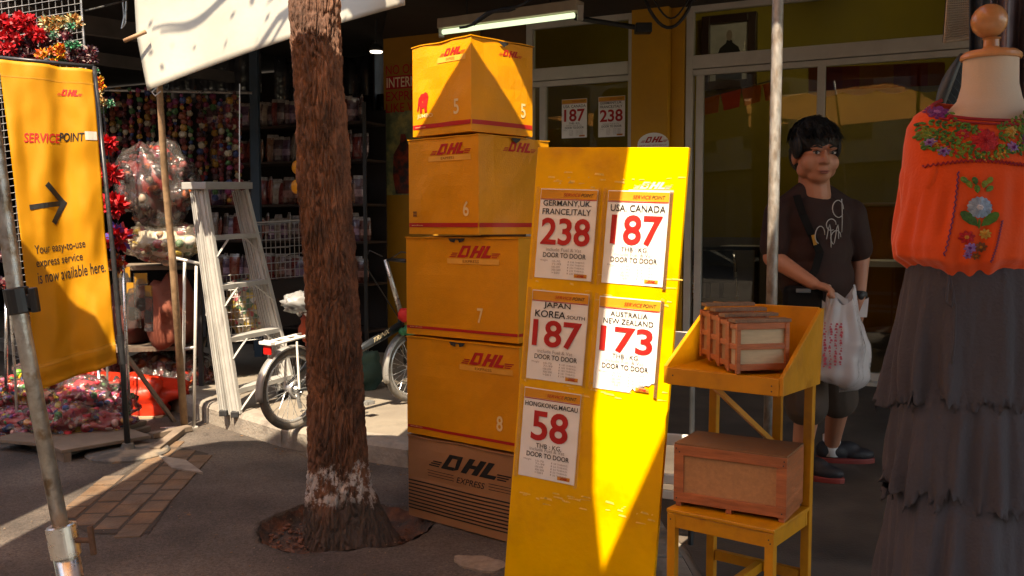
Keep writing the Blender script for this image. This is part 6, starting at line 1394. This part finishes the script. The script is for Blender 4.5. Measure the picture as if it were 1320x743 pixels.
def vine(pts, n, l=9, w=2.6):
    n = int(n * 1.35); l *= .8; w *= .75
    for k in range(n):
        f = k / (n - 1) * (len(pts) - 1); i = min(len(pts) - 2, int(f)); t = f - i
        x = pts[i][0] + (pts[i + 1][0] - pts[i][0]) * t; y = pts[i][1] + (pts[i + 1][1] - pts[i][1]) * t
        dx, dy = pts[i + 1][0] - pts[i][0], -(pts[i + 1][1] - pts[i][1]); a = math.atan2(dy, dx)
        for s_ in (-1, 1): leaf(x, y, a + s_ * r2.uniform(.6, 1.1), l * r2.uniform(.8, 1.15), w, r2.choice(GR))
vine([(1172, 160), (1176, 180), (1184, 196), (1205, 204), (1232, 207), (1258, 204), (1276, 192), (1284, 176), (1290, 165)], 24)
vine([(1180, 160), (1196, 166), (1212, 190), (1228, 203)], 8); vine([(1200, 150), (1206, 166), (1222, 172)], 5); vine([(1250, 182), (1262, 184), (1276, 172), (1290, 160), (1302, 154)], 9); vine([(1296, 203), (1312, 210), (1326, 208)], 5); vine([(1275, 200), (1290, 208)], 3); vine([(1172, 175), (1176, 192)], 4)
vine([(1174, 168), (1186, 178), (1198, 190), (1216, 198)], 10, 8); vine([(1186, 172), (1204, 186)], 5, 8); vine([(1205, 168), (1218, 168), (1226, 176)], 5, 8); vine([(1250, 172), (1262, 168), (1280, 160), (1300, 148)], 8, 8); vine([(1248, 196), (1262, 200), (1278, 196)], 6, 8); vine([(1282, 200), (1296, 208), (1312, 214)], 6, 9); vine([(1276, 176), (1284, 168)], 3, 8)
for k in range(60):
    f = k / 59; x = 1172 + 150 * f; y = 168 + 42 * math.sin(math.pi * min(1, f * 1.25)) ** .8; leaf(x, y, r2.uniform(0, 6.28), 5, 1.6, r2.choice([GO, YE, GR[2], RD]))
for x, y, a in ((1216, 246, 1.9), (1221, 242, 1.7), (1228, 246, 1.2), (1233, 241, 1.0), (1222, 252, 1.6), (1213, 240, 2.2), (1231, 250, .7)): leaf(x, y, a, 11, 3.4, r2.choice(GR))
leaf(1222, 292, 2.3, 26, 6, GR[3]); leaf(1225, 292, .75, 26, 6, GR[0]); leaf(1223, 296, 1.57, 14, 1.6, GR[0])
b.obj('embroidery', M_emb, body_, smooth=False, recalc=False)
b = B()
tr = [surf(*ux(1172 + 2.2 * k, 217 - 5 * math.sin(math.pi * min(1, k / 44)) + (max(0, k - 46) * .28)), .003) for k in range(78)]
b.tube([p + V((0, 0, .0022 * (-1) ** i)) for i, p in enumerate(tr)], .0024, 6)
b.tube([DC + V((BP[0][1] * 1.0 * math.cos(a), BP[0][2] * math.sin(a) - .002, neckz(a) + .001)) if False else blf(((a / (2 * math.pi)) % 1), 0.0) for a in [math.pi + math.pi * k / 60 for k in range(61)]], .004, 6)
b.tube([blf(((a / (2 * math.pi)) % 1), .025) + V((0, -.003, 0)) for a in [math.pi + math.pi * k / 60 for k in range(61)]], .0022, 6)
b.obj('red_trim', MATS['dark_red_thread'], body_, smooth=True)
b = B()
for (xa, ya, xb, yb) in ((1204, 225, 1192, 328), (1248, 285, 1238, 335)): b.tube([surf(*ux(xa + (xb - xa) * k / 30 + .9 * (-1) ** k, ya + (yb - ya) * k / 30), .003) for k in range(31)], .0016, 5)
b.obj('purple_stitch', mat('purple_thread', (.14, .02, .08), .7), body_, smooth=True)
# tiered skirt
ski = thing('tiered_skirt', 'long dark grey skirt in ragged tiers below the orange blouse', 'skirt', (DX, YD, .45))
M_skirt = mat('grey_crinkle_cotton', (.052, .045, .052), .95, .15, 7, .3, 160)
def tier(z0, z1, r0, r1, dep, k, amp, rag):
    def f(u, v):
        a = 2 * math.pi * u; gz = noise.noise(V((math.cos(a) * 2.2, math.sin(a) * 2.2, k * 3))) * .05 + .03 * noise.noise(V((math.cos(a) * 6, math.sin(a) * 6, k * 5)))
        z = z0 + (z1 + gz - z0) * v; r = r0 + (r1 - r0) * (1 - (1 - v) ** 1.8)
        wv = .55 * amp * (math.sin(a * 19 + k + 1.5 * math.sin(a * 3 + 2 * v)) * .5 + .6 * math.sin(a * 31 + 2 * k)) * (.25 + v) + .040 * v * noise.noise(V((math.cos(a) * 3.5, math.sin(a) * 3.5, z * 3 + k))) + .016 * v * noise.noise(V((math.cos(a) * 7, math.sin(a) * 7, z * 2.2 + k)))
        cr = .0016 * noise.noise(V((math.cos(a) * 22, math.sin(a) * 22, z * 25)))
        e_ = 0
        if v > .93: e_ = rag * noise.noise(V((math.cos(a) * 30, math.sin(a) * 30, k))) * (v - .93) / .07; wv += .008 * math.sin(a * 70 + k) * (v - .93) / .07
        return DC + V(((r + wv + cr) * math.cos(a), (r * dep + wv + cr) * math.sin(a), z + e_))
    b = B(); b.grid(f, 260, 60, closed=True); b.obj('tier', M_skirt, ski, smooth=True, solid=.0012)
tier(zof(336), zof(513), .150, .184, .74, 1, .006, .03); tier(zof(470), zof(632), .155, .188, .75, 2, .008, .03); tier(zof(590), zof(800), .158, .196, .76, 3, .008, .02); 
b = B(); w0 = [surf(-.03 + .002 * math.sin(k), zof(350 + 8 * k), .02) for k in range(3)]
b = B(); q0 = DC + V((-.118, -.100, zof(352)))
b.tube([q0, q0 + V((-.012, -.02, -.02)), q0 + V((-.016, -.024, -.05)), q0 + V((-.005, -.024, -.06)), q0 + V((.0, -.02, -.03)), q0], .0025, 6); b.tube([q0, q0 + V((.005, -.02, -.06)), q0 + V((.0, -.03, -.13)), q0 + V((-.006, -.035, -.17))], .0025, 6); b.obj('drawstring', M_skirt, ski, smooth=True)

# ------------------------------------------------------------------ clothes hanging behind the dress form
hr = P(1320, -40, 2.6)
b = B(); b.tube([P(1190, -18, 2.75), P(1420, -30, 2.6)], .012, 8); tag(b.obj('clothes_rail', M_steel), 'horizontal clothes rail just above the frame at the right', 'rail')
b = B()
def garment(u, v):
    x = 1278 + 75 * u - 6 * v; p = P(x, -20 + 170 * v, 2.55 + .04 * math.sin(u * 16) * (.4 + v)); return p
b.grid(garment, 40, 24); tag(b.obj('hanging_garment', mat('mauve_satin', (.12, .085, .095), .45, .15, 5, .3, 14, spec=.6), smooth=True, solid=.003), 'greyish mauve satin garment hanging behind the wooden knob', 'garment')
b = B(); b.grid(lambda u, v: P(1250 + 26 * u, -20 + 90 * v, 2.62 + .02 * math.sin(u * 7)), 12, 8); tag(b.obj('hanging_jeans', mat('slate_cloth', (.05, .06, .075), .8, .2, 10, .3, 40), smooth=True, solid=.004), 'slate blue cloth hanging between the crochet bag and the mauve garment', 'garment')
cro = thing('crochet_top', 'cream crocheted pouch hanging left of the wooden knob', 'pouch', tuple(P(1235, 55, 2.7)))
M_cro = mat('cream_yarn', (.40, .31, .22), .9, .15, 30)
pts2 = [(1224, -12), (1218, 55), (1262, 48), (1256, 12), (1250, -12)]
b = B(); 
def crop(u, v): x0 = 1222 - 5 * v; x1 = 1254 + 5 * v; return P(x0 + (x1 - x0) * u, -12 + (66 - 6 * u) * v, 2.7 + .015 * math.sin(u * 3.1))
for k in range(13): b.tube([crop(k / 12, j / 20) for j in range(21)], .0022, 5)
for k in range(22): b.tube([crop(j / 12, k / 21) + V((0, -.002, 0)) for j in range(13)], .0024, 5)
b.tube([crop(j / 12, 1) for j in range(13)], .005, 6); b.obj('netting', M_cro, cro, smooth=True)
b = B(); b.grid(lambda u, v: crop(u, v) + V((0, .012, 0)), 8, 8); b.obj('lining', mat('dark_lining', (.10, .075, .055), .9), cro, smooth=True)
bb_ = thing('black_net_bag', 'dark net bag with a curved edge hanging left of the dress form neck', 'bag', tuple(P(1222, 150, 2.75)))
b = B(); arc = [P(1240 - 30 * math.sin(t) , 70 + 85 * (t / 1.57), 2.75) for t in [k * .157 for k in range(11)]]; b.tube(arc, [.006 + .012 * math.sin(k * .31) for k in range(11)], 8); b.obj('rim', mat('grey_leather', (.06, .07, .075), .5, .2), bb_, smooth=True)
b = B()
for k in range(9): b.tube([arc[k], arc[k] + V((.05, .01, -.05)), arc[min(10, k + 2)] + V((.08, .02, .0))], .002, 5)
b.obj('net', MATS['grey_leather'], bb_)
b = B(); b.grid(lambda u, v: arc[int(v * 10)] + V((.012 + .11 * u, .03, 0)), 4, 10); b.obj('lining', M_dark, bb_)
b = B(); b.box(P(1158, 540, 2.6) + V((-.006, 0, -.1)), P(1158, 540, 2.6) + V((.008, .01, .06))); tag(b.obj('timber_offcut', M_pine), 'short yellow wooden slat end at the left edge of the skirt', 'slat')
